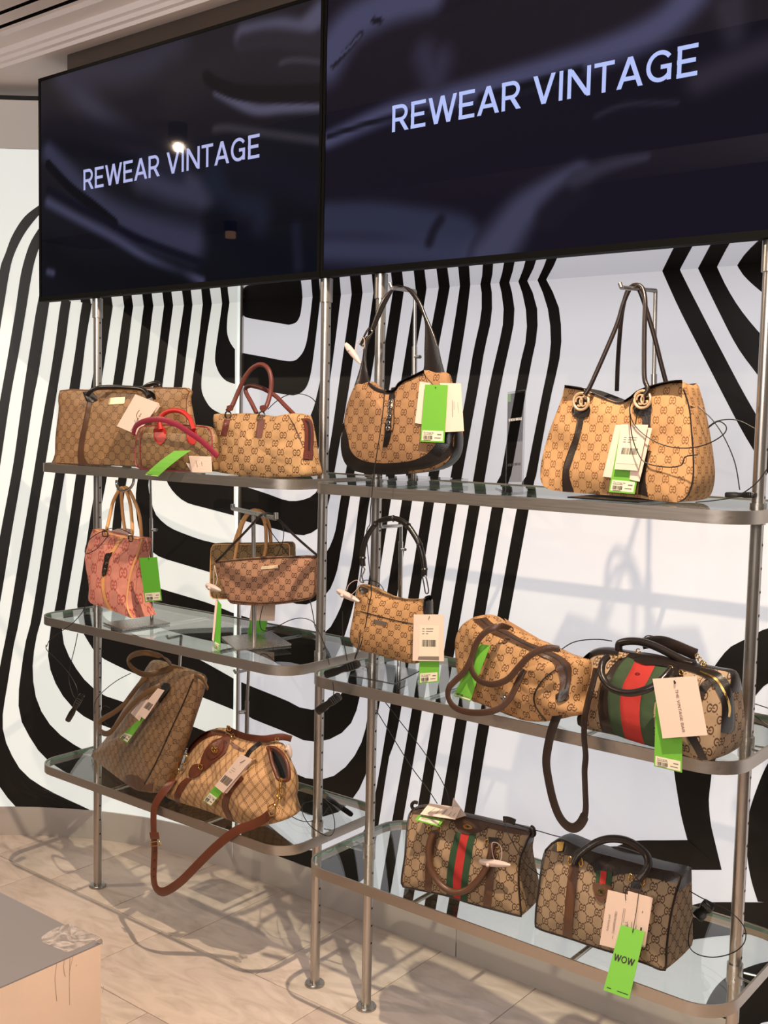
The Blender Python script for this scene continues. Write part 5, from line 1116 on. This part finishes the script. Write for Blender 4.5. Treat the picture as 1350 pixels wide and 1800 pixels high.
green_tag('green price tag hanging over the shelf edge behind the THE VINTAGE BAR card', b, V10((590,545),(770,560),(767,1035),(578,990)), [.045,.045,.05,.05], st=(.05,.84,.95,.985))
t, c, nn = pale_card('large pale card reading THE VINTAGE BAR on the striped duffel', b, V10((568,398),(866,380),(940,780),(636,802)), .058, [b.f.pt(p, x) for p, x in zip(V10((708,345),(704,380),(720,420)), (.03,.05,.0605))])
print_caps('THE VINTAGE BAR', c, .475, .20, .0055, t, nn, 90, .074)
tube('knot', [b.f.pt(p, .0605) for p in V10((712,410),(722,424),(716,430),(712,410))], .001, M['cord'], t, n=5)
cable('black cable arching from the slouching satchel to the striped duffel', [b.f.pt(p, x) for p, x in zip(V10((-65,210),(0,165),(60,142),(140,132),(220,132),(290,142)), (.0,-.02,-.03,-.05,-.05,-.04))])
cable('black cable standing up behind the dark handles of the striped duffel', [at(p, Y=.02) for p in V10((505,150),(515,115),(545,106),(590,118),(650,160),(720,210))])
cable('black cable fanning right from the striped duffel past the post', [at(p, Y=.03) for p in V10((1165,548),(1250,565),(1360,600))])
cable('lower black cable fanning right from the striped duffel past the post', [at(p, Y=.03) for p in V10((1165,560),(1250,640),(1360,720))])
cable('lowest black cable behind the post at the right frame edge', [at(p, Y=.05) for p in V10((1230,690),(1290,705),(1360,735))])
# ================================================================== bottom shelf, left unit
f = Face(at(V11((790,1105))[0], Z=.436), -17, 6); b = Bag('tall_tote_bag', 'tall brown monogram tote leaning over at the left of the bottom left shelf', f.P(0,0), f, .055)
b.body(V11((872,182),(950,200),(1030,222),(1110,244),(1170,268),(1214,292),(1190,380),(1150,480),(1100,600),(1050,730),(1000,850),(950,980),(900,1112),(880,1116),(795,1106),(740,1082),(700,1054),(600,980),(500,902),(452,858),(450,845),(500,790),(560,722),(630,600),(700,482),(750,390),(810,290)), M['c_lean'], .014, .5, 1.2, 1, wr=.005, seed=12, round_=2, N=90)
b.strip('side_seam', V11((1180,300),(1110,470),(1030,640),(940,840),(870,980),(798,1104)), V11((1188,303),(1118,473),(1038,643),(948,843),(878,983),(808,1106)), M['dbrown'], .002, n=26)
b.patch('corner_patch', V11((678,1025),(700,995),(740,988),(800,1010),(835,1060),(800,1104),(740,1080),(695,1052)), M['midbrown'], .003, label='brown leather corner')
b.patch('corner_patch', V11((838,1062),(895,1050),(890,1112),(805,1104)), M['midbrown'], .003, sm=1, label='brown leather corner')
b.patch('front_tab', V11((830,300),(880,330),(850,390),(810,380),(790,350)), M['olive'], .003)
b.strap('handle', V11((1110,240),(1040,225),(960,242),(870,266),(800,258),(738,212),(716,165),(760,124),(840,112),(930,130),(990,160),(1025,195)), .015, M['olive'], [-.02,-.01,.02,.045,.055,.05,.02,-.02], .003, 'olive brown strap handle falling back')
b.strap('handle', V11((848,292),(800,335),(730,425),(680,490),(610,545),(530,592),(500,640),(530,685),(580,688),(640,620),(720,512),(820,420),(900,372),(950,350)), .0155, M['olive'], [.004,.02,.035,.05,.06,.055,.04,.02], .003, 'olive brown strap handle falling forward')
b.strap('zip_end', V11((1195,275),(1235,290),(1262,315),(1280,350),(1290,372)), .010, M['olive'], -.01, .003, 'loose zip end tab')
b.ring('ring', V11((850,290))[0], .006, M['gold'], .0014, off=.005); b.ring('ring', V11((890,355))[0], .006, M['chrome'], .0014, off=.006)
b.patch('tag_holder', V11((940,365),(965,330),(1010,335),(1015,370),(975,420),(935,470),(925,440)), M['blackl'], .01)
green_tag('green price tag slanting across the tall leaning tote', b, V11((800,585),(850,560),(712,762),(650,725)), .03, st=(.06,.72,.94,.97))
t, c, nn = pale_card('pale folded card slanting across the tall leaning tote', b, V11((800,470),(860,445),(800,605),(735,545)), .034)
t, c, nn = pale_card('narrow barcode card slanting across the tall leaning tote', b, V11((930,368),(978,382),(838,590),(780,550)), .038)
bars(c, .15, .85, .5, .72, 0, t, M['ink'], nn, 4)
cable('thin black cable bowing from the tall leaning tote behind the left post', [at(p, Y=-.06) for p in V11((735,260),(640,310),(560,370),(500,430),(475,490))]+[at(p, Y=.03) for p in V11((472,600),(480,700))])
cable('small black cable coil right of the left post', [at(p, Y=.0) for p in V11((585,510),(545,495),(525,540),(540,600),(580,645))])
# ---- diamond canvas satchel
f = Face(at(V12((640,770))[0], Z=.4295), 0); b = Bag('leather_trim_satchel_bag', 'beige diamond patterned satchel with red brown leather trim and long strap', f.P(0,0), f, .085)
b.body(V12((405,300),(440,235),(520,168),(600,140),(680,148),(760,180),(880,204),(1000,235),(1048,252),(1067,310),(1082,400),(1098,470),(1100,530),(1086,610),(1067,660),(1073,730),(1081,772),(1048,800),(980,818),(900,832),(800,812),(700,782),(560,722),(400,672),(300,640),(250,612),(265,560),(300,500),(345,440),(380,370)), M['c_dia'], .035, .7, 1.4, .97, wr=.018, wf=12, seed=13, side=.05, N=100)
b.strip('top_trim', V12((398,298),(440,225),(530,150),(620,132),(680,150)), V12((420,308),(465,250),(545,190),(620,168),(665,178)), M['cognac'], .006, n=26, label='cognac leather top trim')
b.patch('flap', V12((690,160),(715,185),(705,240),(680,300),(620,350),(560,400),(510,440),(482,428),(500,360),(530,280),(590,210),(650,190)), M['cognac'], .006, label='cognac leather emblem flap')
b.patch('emblem_frame', V12((640,205),(665,225),(655,285),(610,335),(570,345),(545,320),(555,260),(600,215)), M['cognac'], .009)
b.ring('emblem', V12((600,274))[0], .0105, M['gold'], .0017, .0085, off=.013, label='round gold emblem'); b.gg('emblem_letter', V12((600,274))[0], .0075, M['gold'], off=.013, tr=.0013)
b.patch('buckle_tab', V12((415,440),(440,390),(480,380),(515,400),(500,450),(455,480),(420,478)), M['cognac'], .010, label='cognac buckle loop')
b.ring('buckle', V12((500,400))[0], .0075, M['gold'], .0015, off=.012, label='gold buckle')
b.strip('leather_strap', V12((400,478),(350,520),(316,590),(312,640),(340,668)), V12((440,490),(395,535),(358,600),(350,650),(372,676)), M['cognac'], .004, label='cognac leather strap')
b.strip('leather_strap', V12((790,455),(725,540),(672,605),(652,680),(690,776)), V12((812,485),(750,560),(712,620),(702,700),(745,800)), M['cognac'], .004, label='cognac leather strap')
b.strip('leather_strap', V12((715,230),(745,262),(790,285),(815,290)), V12((725,215),(760,245),(800,270),(820,275)), M['cognac'], .004)
b.patch('opening', V12((1010,280),(1050,290),(1100,340),(1128,420),(1125,475),(1075,480),(1045,430),(1020,350)), M['lining'], .004, label='dark open pocket')
b.handle('pocket_rim', V12((985,262),(1035,268),(1085,305),(1118,360),(1136,430),(1130,492),(1068,492),(1040,440),(1015,370),(1000,300),(985,262)), .005, M['cognac'], [-.01,-.005,.0,.005,.01,.01,.005,-.005], 'cognac leather rim of the open pocket')
b.strap('top_strap', V12((690,125),(740,152),(820,182),(900,196),(960,200),(1020,192),(1090,185),(1155,200)), .017, M['cognac'], [-.03,-.025,-.02,-.02,-.03,-.05], .003, 'cognac top handle strap')
for p in ((735,180),(705,125),(945,200),(1050,205)): b.ring('ring', V12(p)[0], .006, M['gold'], .0013, off=.012)
b.strap('side_strap', V12((830,330),(860,285),(900,250),(935,225)), .012, M['dbrown'], [.03,.03,.02,.015], .003)
b.strap('shoulder_strap', V12((305,490),(265,545),(205,620),(168,700),(163,800),(166,900),(170,1000),(166,1100),(164,1200),(180,1270),(225,1300),(290,1275),(370,1215),(450,1135),(600,985),(750,865),(870,818),(950,780),(1005,735)), .0225, M['cognac'], [.02,.05,.06,.065,.07,.07,.07,.07,.06,.04,.035], .0035, 'long cognac shoulder strap hanging below the shelf')
b.strap('strap_keeper', V12((140,895),(165,895),(200,895)), .018, M['cognac'], .073, .003)
b.ring('strap_buckle', V12((175,950))[0], .0085, M['gold'], .0013, .005, off=-.02) if False else b.handle('strap_buckle', V12((142,942),(205,938),(212,965),(140,968),(142,942)), .0013, M['gold'], .074, 'gold strap buckle', n=6)
for p in ((170,1005),(168,1072),(166,1135),(165,1190)): b.handle('strap_hole', V12((p[0]-3,p[1]),(p[0]+3,p[1])), .0016, M['dark'], .0722, n=8)
for pts, ds in ((((330,410),(345,340),(395,310),(405,360),(360,385)),.012),(((285,470),(300,430),(340,410),(345,450),(310,480)),.02),(((1070,590),(1068,500),(1085,490),(1082,590)),.03),(((1060,560),(1100,555),(1095,620),(1050,625),(1060,560)),.035),(((1020,690),(1055,620),(1070,640),(1035,700)),.04),(((985,690),(1030,670),(1040,730),(1000,750),(985,690)),.045)):
    b.handle('strap_clip', V12(*pts), .0018, M['gold'], ds, 'gold strap clip', n=7)
green_tag('green price tag on the beige diamond patterned satchel', b, V12((605,535),(660,580),(578,682),(517,645)), .052, st=(.05,.45,.95,.97))
t, c, nn = pale_card('pale card under the barcode card on the diamond patterned satchel', b, V12((800,380),(872,360),(690,592),(655,580)), .05)
t, c, nn = pale_card('pale barcode card slanting over the diamond patterned satchel', b, V12((790,310),(872,348),(665,588),(603,538)), .056, [b.f.pt(p, x) for p, x in zip(V12((905,245),(860,300),(830,345),(785,372)), (.03,.045,.055,.0585))])
bars(c, .1, .9, .62, .82, 0, t, M['ink'], nn, 6); rules(c, [(.2,.38,.5,.38,.001),(.2,.44,.6,.44,.001),(.2,.5,.4,.5,.001)], M['inkgrey'], t, nn)
clam('white security tag at the top right of the diamond patterned satchel', b, V12((1125,242),(1150,335))+[.016], -.05)
alarm('black alarm lock lying at the back of the bottom left shelf', at(VZ((590,75))[0], Z=.444), at(VZ((735,175))[0], Z=.438), .014)
cable('black cable coil on the bottom left shelf by the diamond patterned satchel', [at(p, Z=.435) for p in VZ((345,80),(345,130),(375,180),(430,210),(490,215),(560,185),(605,120))])
cable('second black cable loop hanging over the bottom left shelf rim', [at(p, Z=.437) for p in VZ((440,130),(450,180),(490,240),(560,290),(610,300),(635,260),(630,190),(600,120),(560,90),(500,95),(450,110),(440,130))])
VF = Crop(280,1180,3.5526)
def pole_stand(label, x_top, x_knee, x_foot, z, Y, px_top, px_knee, knob, mm):
    ft = at(px_knee, Y=Y); tp = at(px_top, Y=Y); base = Vector((ft.x, Y, z+.004))
    t = stand(label, base, None, [('lower_pole', base, ft, .0058, mm), ('upper_pole', ft, tp, .0042, mm)])
    box('base_plate', (ft.x-.07, Y-.05, z), (ft.x+.07, Y+.05, z+.004), M['steel'], t)
    if knob: cyl('knob', at(knob, Y=Y), at(knob, Y=Y)+Vector((-.006,-.018,0)), .005, M['chrome'], t, 12)
    tube('arm', [tp, tp+Vector((0,-.05,.0)), tp+Vector((0,-.055,.008))], .0042, M[mm], t, n=8, smooth=1)
    return t
pole_stand('silver stand with a clamp knob behind the diamond patterned satchel', 0,0,0, .4293, .07, VF((558,-10))[0], VF((549,185))[0], VF((536,252))[0], 'steel')
pole_stand('chrome stand behind the right edge of the tall leaning tote', 0,0,0, .4293, .09, V11((1098,-10))[0], V11((1070,560))[0], None, 'chrome')
# ================================================================== bottom shelf, right unit
f = Face(at(V13((860,1015))[0], Z=.421), 9); b = Bag('web_stripe_duffel_bag', 'monogram duffel with full green and red stripe and drooping brown handle', f.P(0,0), f, .115)
b.body(V13((200,214),(290,188),(420,215),(560,252),(700,280),(800,304),(980,345),(1160,386),(1152,440),(1120,520),(1092,590),(1080,680),(1078,800),(1090,960),(1100,1066),(1080,1070),(970,1042),(860,1014),(760,988),(660,960),(490,904),(320,868),(210,846),(135,832),(120,795),(132,690),(150,580),(160,420),(172,290)), M['c_b13'], .014, .92, 1.9, 1, wr=.004, seed=14, side=.02, round_=2, N=100, top_m=M['brown'])
piping(b, 'edge_piping', M['dbrown'], .0024, label='dark brown edge piping')
b.strip('top_band', V13((222,190),(400,214),(560,250),(800,302),(1000,348),(1160,384)), V13((205,232),(380,245),(545,300),(800,345),(1000,392),(1148,412)), M['brown'], .003, n=40, label='brown leather top band')
b.patch('badge_flap', V13((550,285),(640,270),(760,305),(830,340),(760,380),(710,398),(660,404),(610,388),(570,350)), M['brown'], .005, label='curved brown leather badge flap')
e0 = ((566,378),(536,480),(512,580),(490,740),(488,895)); e1 = ((606,396),(580,520),(562,620),(542,760),(544,918)); e2 = ((673,402),(650,500),(632,620),(612,760),(602,938)); e3 = ((732,400),(706,500),(690,620),(666,760),(660,956))
b.strip('stripe', V13(*e0), V13(*e1), M['wgreen'], .0022, n=26, label='green web stripe'); b.strip('stripe', V13(*e1), V13(*e2), M['wred'], .0022, n=26, label='red web stripe'); b.strip('stripe', V13(*e2), V13(*e3), M['wgreen'], .0022, n=26, label='green web stripe')
b.strip('leather_strip', V13((345,380),(328,500),(315,680),(308,866)), V13((420,360),(392,500),(375,680),(364,880)), M['midbrown'], .003, label='brown leather strip')
b.strip('leather_strip', V13((838,440),(825,620),(805,800),(785,990)), V13((910,440),(892,620),(872,800),(850,1010)), M['midbrown'], .003, label='brown leather strip')
b.handle('handle', V13((385,385),(352,460),(342,560),(362,680),(410,775),(475,842),(550,876),(620,872),(690,835),(760,760),(815,670),(845,580),(865,480)), .0072, M['midbrown'], [.016,.022,.022,.022,.022,.022,.016], 'rolled brown handle hanging down in front')
b.patch('handle_tab', V13((830,425),(912,432),(905,470),(840,470)), M['dbrown'], .008, sm=1)
for p in ((345,355),(430,360),(818,465),(900,490)): b.ring('ring', V13(p)[0], .004, M['gold'], .0011, .006, off=.008)
b.patch('badge', V13((622,338),(640,322),(665,322),(698,342),(695,358),(665,362),(635,355)), M['gold'], .0085, label='oval gold badge'); b.gg('badge_letter', V13((660,342))[0], .0045, M['dbrown'], off=.010, tr=.0006)
b.handle('end_tab', V13((250,205),(212,190),(205,160),(225,140),(250,145)), .004, M['dbrown'], -.05)
b.handle('end_tab', V13((1175,345),(1195,360),(1200,400),(1180,410)), .006, M['dbrown'], -.05)
b.strap('zip_pull', V13((955,280),(1000,285),(1050,305)), .013, M['blackl'], -.05, .006, 'dark zip pull')
clam('white security tag looped on the brown handle of the striped duffel below', b, V13((760,625),(1012,655))+[.016], .026, [b.f.pt(p, .024) for p in V13((930,620),(942,560),(930,500),(890,470),(860,480),(865,560),(880,610))], .5)
t, c, nn = green_tag('green price tag lying on the left top of the brown handled duffel', b, V13((262,246),(466,286),(428,342),(228,286)), [.0,.0,.03,.03], sticker=False)
s = [bil(c,.12,.3)+nn*.0006, bil(c,.9,.3)+nn*.0006, bil(c,.9,.85)+nn*.0006, bil(c,.12,.85)+nn*.0006]; so, _ = card('sticker', s, M['sticker'], t, .0004); rules(s, [(.08,.3,.5,.3,.0015),(.08,.6,.4,.6,.0008)], M['ink'], so, nn, .0005)
t, c, nn = pale_card('pale printed card lying on the left top of the brown handled duffel', b, V13((346,150),(606,186),(560,282),(272,240)), [-.03,-.03,.012,.012], group='pale paper cards')
rules(c, [(.28,.35,.2,.8,.0008),(.45,.35,.4,.8,.0008),(.62,.3,.56,.85,.0008),(.65,.3,.6,.85,.0008),(.8,.45,.78,.8,.0008),(.93,.5,.9,.8,.0008)], M['ink'], t, nn)
slab('folded_panel', corners(b, V13((545,105),(650,250),(570,275),(530,190)), [-.05,-.05,-.02,-.02]), .0006, M['paper'], t)
cable('black cable slanting down from the middle right shelf to the brown handled duffel', [at(p, Y=.0) for p in VI((385,20),(490,190),(590,350),(680,470),(735,555))])
cable('second black cable slanting down to the brown handled duffel', [at(p, Y=.03) for p in VI((440,-20),(540,110),(650,250),(740,390),(790,490),(800,560))])
cable('black cable running between the two bottom duffels', [b.f.pt(p, -.05) for p in V13((1050,318),(1150,350),(1250,378),(1400,420),(1560,440))])
cable('black cable drooping across the right side of the brown handled duffel', [b.f.pt(p, x) for p, x in zip(V13((968,290),(980,370),(1030,470),(1080,560),(1150,660),(1250,735)), (-.03,.02,.025,.02,.01,.0))])
# ---- last duffel
f = Face(at(V14((500,738))[0], Z=.421), 0); b = Bag('classic_duffel_bag', 'brown monogram duffel with dark arched handle at the right of the bottom shelf', f.P(0,0), f, .13)
b.body(V14((122,172),(195,112),(270,140),(340,172),(500,216),(600,242),(700,270),(790,288),(866,304),(862,340),(838,420),(815,520),(800,620),(788,740),(781,834),(700,805),(600,770),(500,737),(380,700),(270,662),(170,632),(75,600),(67,575),(72,490),(84,400),(95,310),(104,250)), M['c_b14'], .014, .8, 2.2, 1, wr=.003, seed=15, side=.02, round_=2, N=100, top_m=M['dbrown'])
piping(b, 'edge_piping', M['dbrown'], .0024, label='dark brown edge piping')
b.strip('top_panel', V14((195,108),(340,168),(500,212),(700,265),(866,302)), V14((150,172),(260,205),(330,225),(382,262),(400,300),(490,315),(540,300),(620,305),(730,330),(845,352)), M['dbrown'], .003, n=46, label='dark brown leather top panel')
b.strip('leather_strip', V14((254,255),(238,380),(226,520),(216,642)), V14((306,262),(290,400),(276,540),(268,662)), M['midbrown'], .003, label='brown leather strip')
b.strip('leather_strip', V14((590,370),(575,520),(560,640),(548,752)), V14((652,372),(632,520),(612,640),(600,770)), M['midbrown'], .003, label='brown leather strip')
b.patch('web_patch', V14((402,280),(492,292),(482,368),(398,352)), M['wgreen'], .0045, sm=0, label='green web patch'); b.patch('web_stripe', V14((426,284),(460,289),(452,364),(420,358)), M['wred'], .0055, sm=0, label='red web stripe')
b.patch('badge_tab', V14((386,348),(482,368),(478,410),(455,440),(425,460),(398,430),(388,390)), M['midbrown'], .0055, label='pointed leather badge tab')
b.patch('badge', V14((402,400),(415,380),(440,380),(452,402),(438,420),(414,420)), M['gold'], .007, label='round gold badge'); b.gg('badge_letter', V14((427,400))[0], .0048, M['dbrown'], off=.009, tr=.0007)
b.patch('zip_end', V14((185,125),(225,125),(215,175),(182,178)), M['gold'], .006, sm=1, label='gold zip pull')
b.handle('handle', V14((278,250),(300,205),(345,165),(410,125),(480,108),(560,116),(630,150),(680,200),(690,250),(668,295),(635,335)), .0078, M['dbrown'], [.008,-.01,-.03,-.035,-.03,-.01,.008], 'dark brown rolled handle arching up')
b.handle('handle', V14((430,178),(520,170),(600,190),(680,225),(755,265)), .0075, M['dbrown'], -.09, 'dark brown rolled handle behind')
for p in ((258,228),(318,238),(592,325),(658,345)): b.ring('ring', V14(p)[0], .004, M['gold'], .0014, .0085, off=.008)
b.patch('handle_tab', V14((268,225),(312,230),(300,265),(262,258)), M['dbrown'], .006, sm=1); b.patch('handle_tab', V14((596,335),(654,340),(640,385),(590,375)), M['dbrown'], .006, sm=1)
t, c, nn = pale_card('pale Authenticity card hanging left on the last brown duffel', b, V14((467,390),(582,418),(540,722),(421,692)), .016, [b.f.pt(p, x) for p, x in zip(V14((590,350),(565,400),(565,448)), (.012,.016,.018))])
words('Authenticity card', c, .3, .72, .005, M['inkgrey'], t, nn, -90, width=.034)
words('2166000029639821', c, .58, .74, .005, M['inkgrey'], t, nn, -90, width=.046)
rules(c, [(.55,.78,.54,.84,.0008),(.86,.25,.86,.6,.0008),(.93,.25,.93,.5,.0008)], M['inkgrey'], t, nn)
t, c, nn = pale_card('pale printed card hanging right on the last brown duffel', b, V14((578,396),(715,435),(672,706),(548,690)), .020)
rules(c, [(.3,.55,.33,.75,.0008),(.12,.6,.2,.75,.001),(.5,.6,.49,.8,.0006),(.72,.62,.71,.78,.003),(.68,.3,.68,.34,.0012)], M['ink'], t, nn)
words('Hy L', c, .12, .7, .006, M['inkgrey'], t, nn, -90)
t, c, nn = green_tag('large green tag printed WOW hanging below the last brown duffel', b, V14((538,583),(671,622),(584,994),(442,943)), [.03,.03,.095,.095], sticker=False, string=[b.f.pt(p, x) for p, x in zip(V14((645,345),(632,440),(618,540),(602,625)), (.012,.024,.032,.037))])
print_caps('WOW', c, .075, .535, .0122, t, nn, 0, .041, weight=.19)
rules(c, [(.1,.945,.27,.945,.0016),(.5,.945,.93,.945,.0014)], M['ink'], t, nn)
al = alarm('black and chrome alarm lock on the bottom shelf right of the last duffel', at(V14((960,540))[0], Y=.04), at(V14((1030,465))[0], Y=.04), .026)
cable('black cable loop around the right post above the bottom shelf', [at(p, Y=-.04) for p in V14((915,395),(985,435),(1060,470),(1140,510),(1210,580),(1228,640),(1210,695))]+[at(p, Y=-.02) for p in V14((1150,740),(1050,762),(960,745),(915,700),(915,620),(940,540))])
al = alarm('black alarm lock at the right end of the top shelf by the post', at(V5((1145,1075))[0], Y=-.02), at(V5((1290,1075))[0], Y=-.02), .012)
cable('black cable looping beside the golden shoulder tote, wide coil', [b2 for b2 in [at(p, Y=-.115) for p in V5((700,600),(680,660),(700,730),(760,790),(850,835),(950,848),(1050,830),(1130,785),(1148,745),(1110,718),(1060,750))]])
cable('black cable falling from the golden shoulder tote to the lock by the post', [at(p, Y=-.05) for p in V5((1010,645),(1080,710),(1140,800),(1190,920),(1213,1050))])
cable('black cable running right from the golden tote behind the post', [at(p, Y=.03) for p in V5((1060,745),(1110,715),(1200,712),(1290,755))])
cable('black cable trailing on the top right shelf edge', [at(p, Y=-.1) for p in V5((1000,1110),(1100,1100),(1200,1080),(1290,1020),(1345,950))])
cable('black cable crossing the front of the golden shoulder tote below its card', [b3 for b3 in [at(p, Y=-.125) for p in V5((680,660),(690,780),(720,870),(760,920),(860,940),(930,930),(950,890),(1010,880))]])
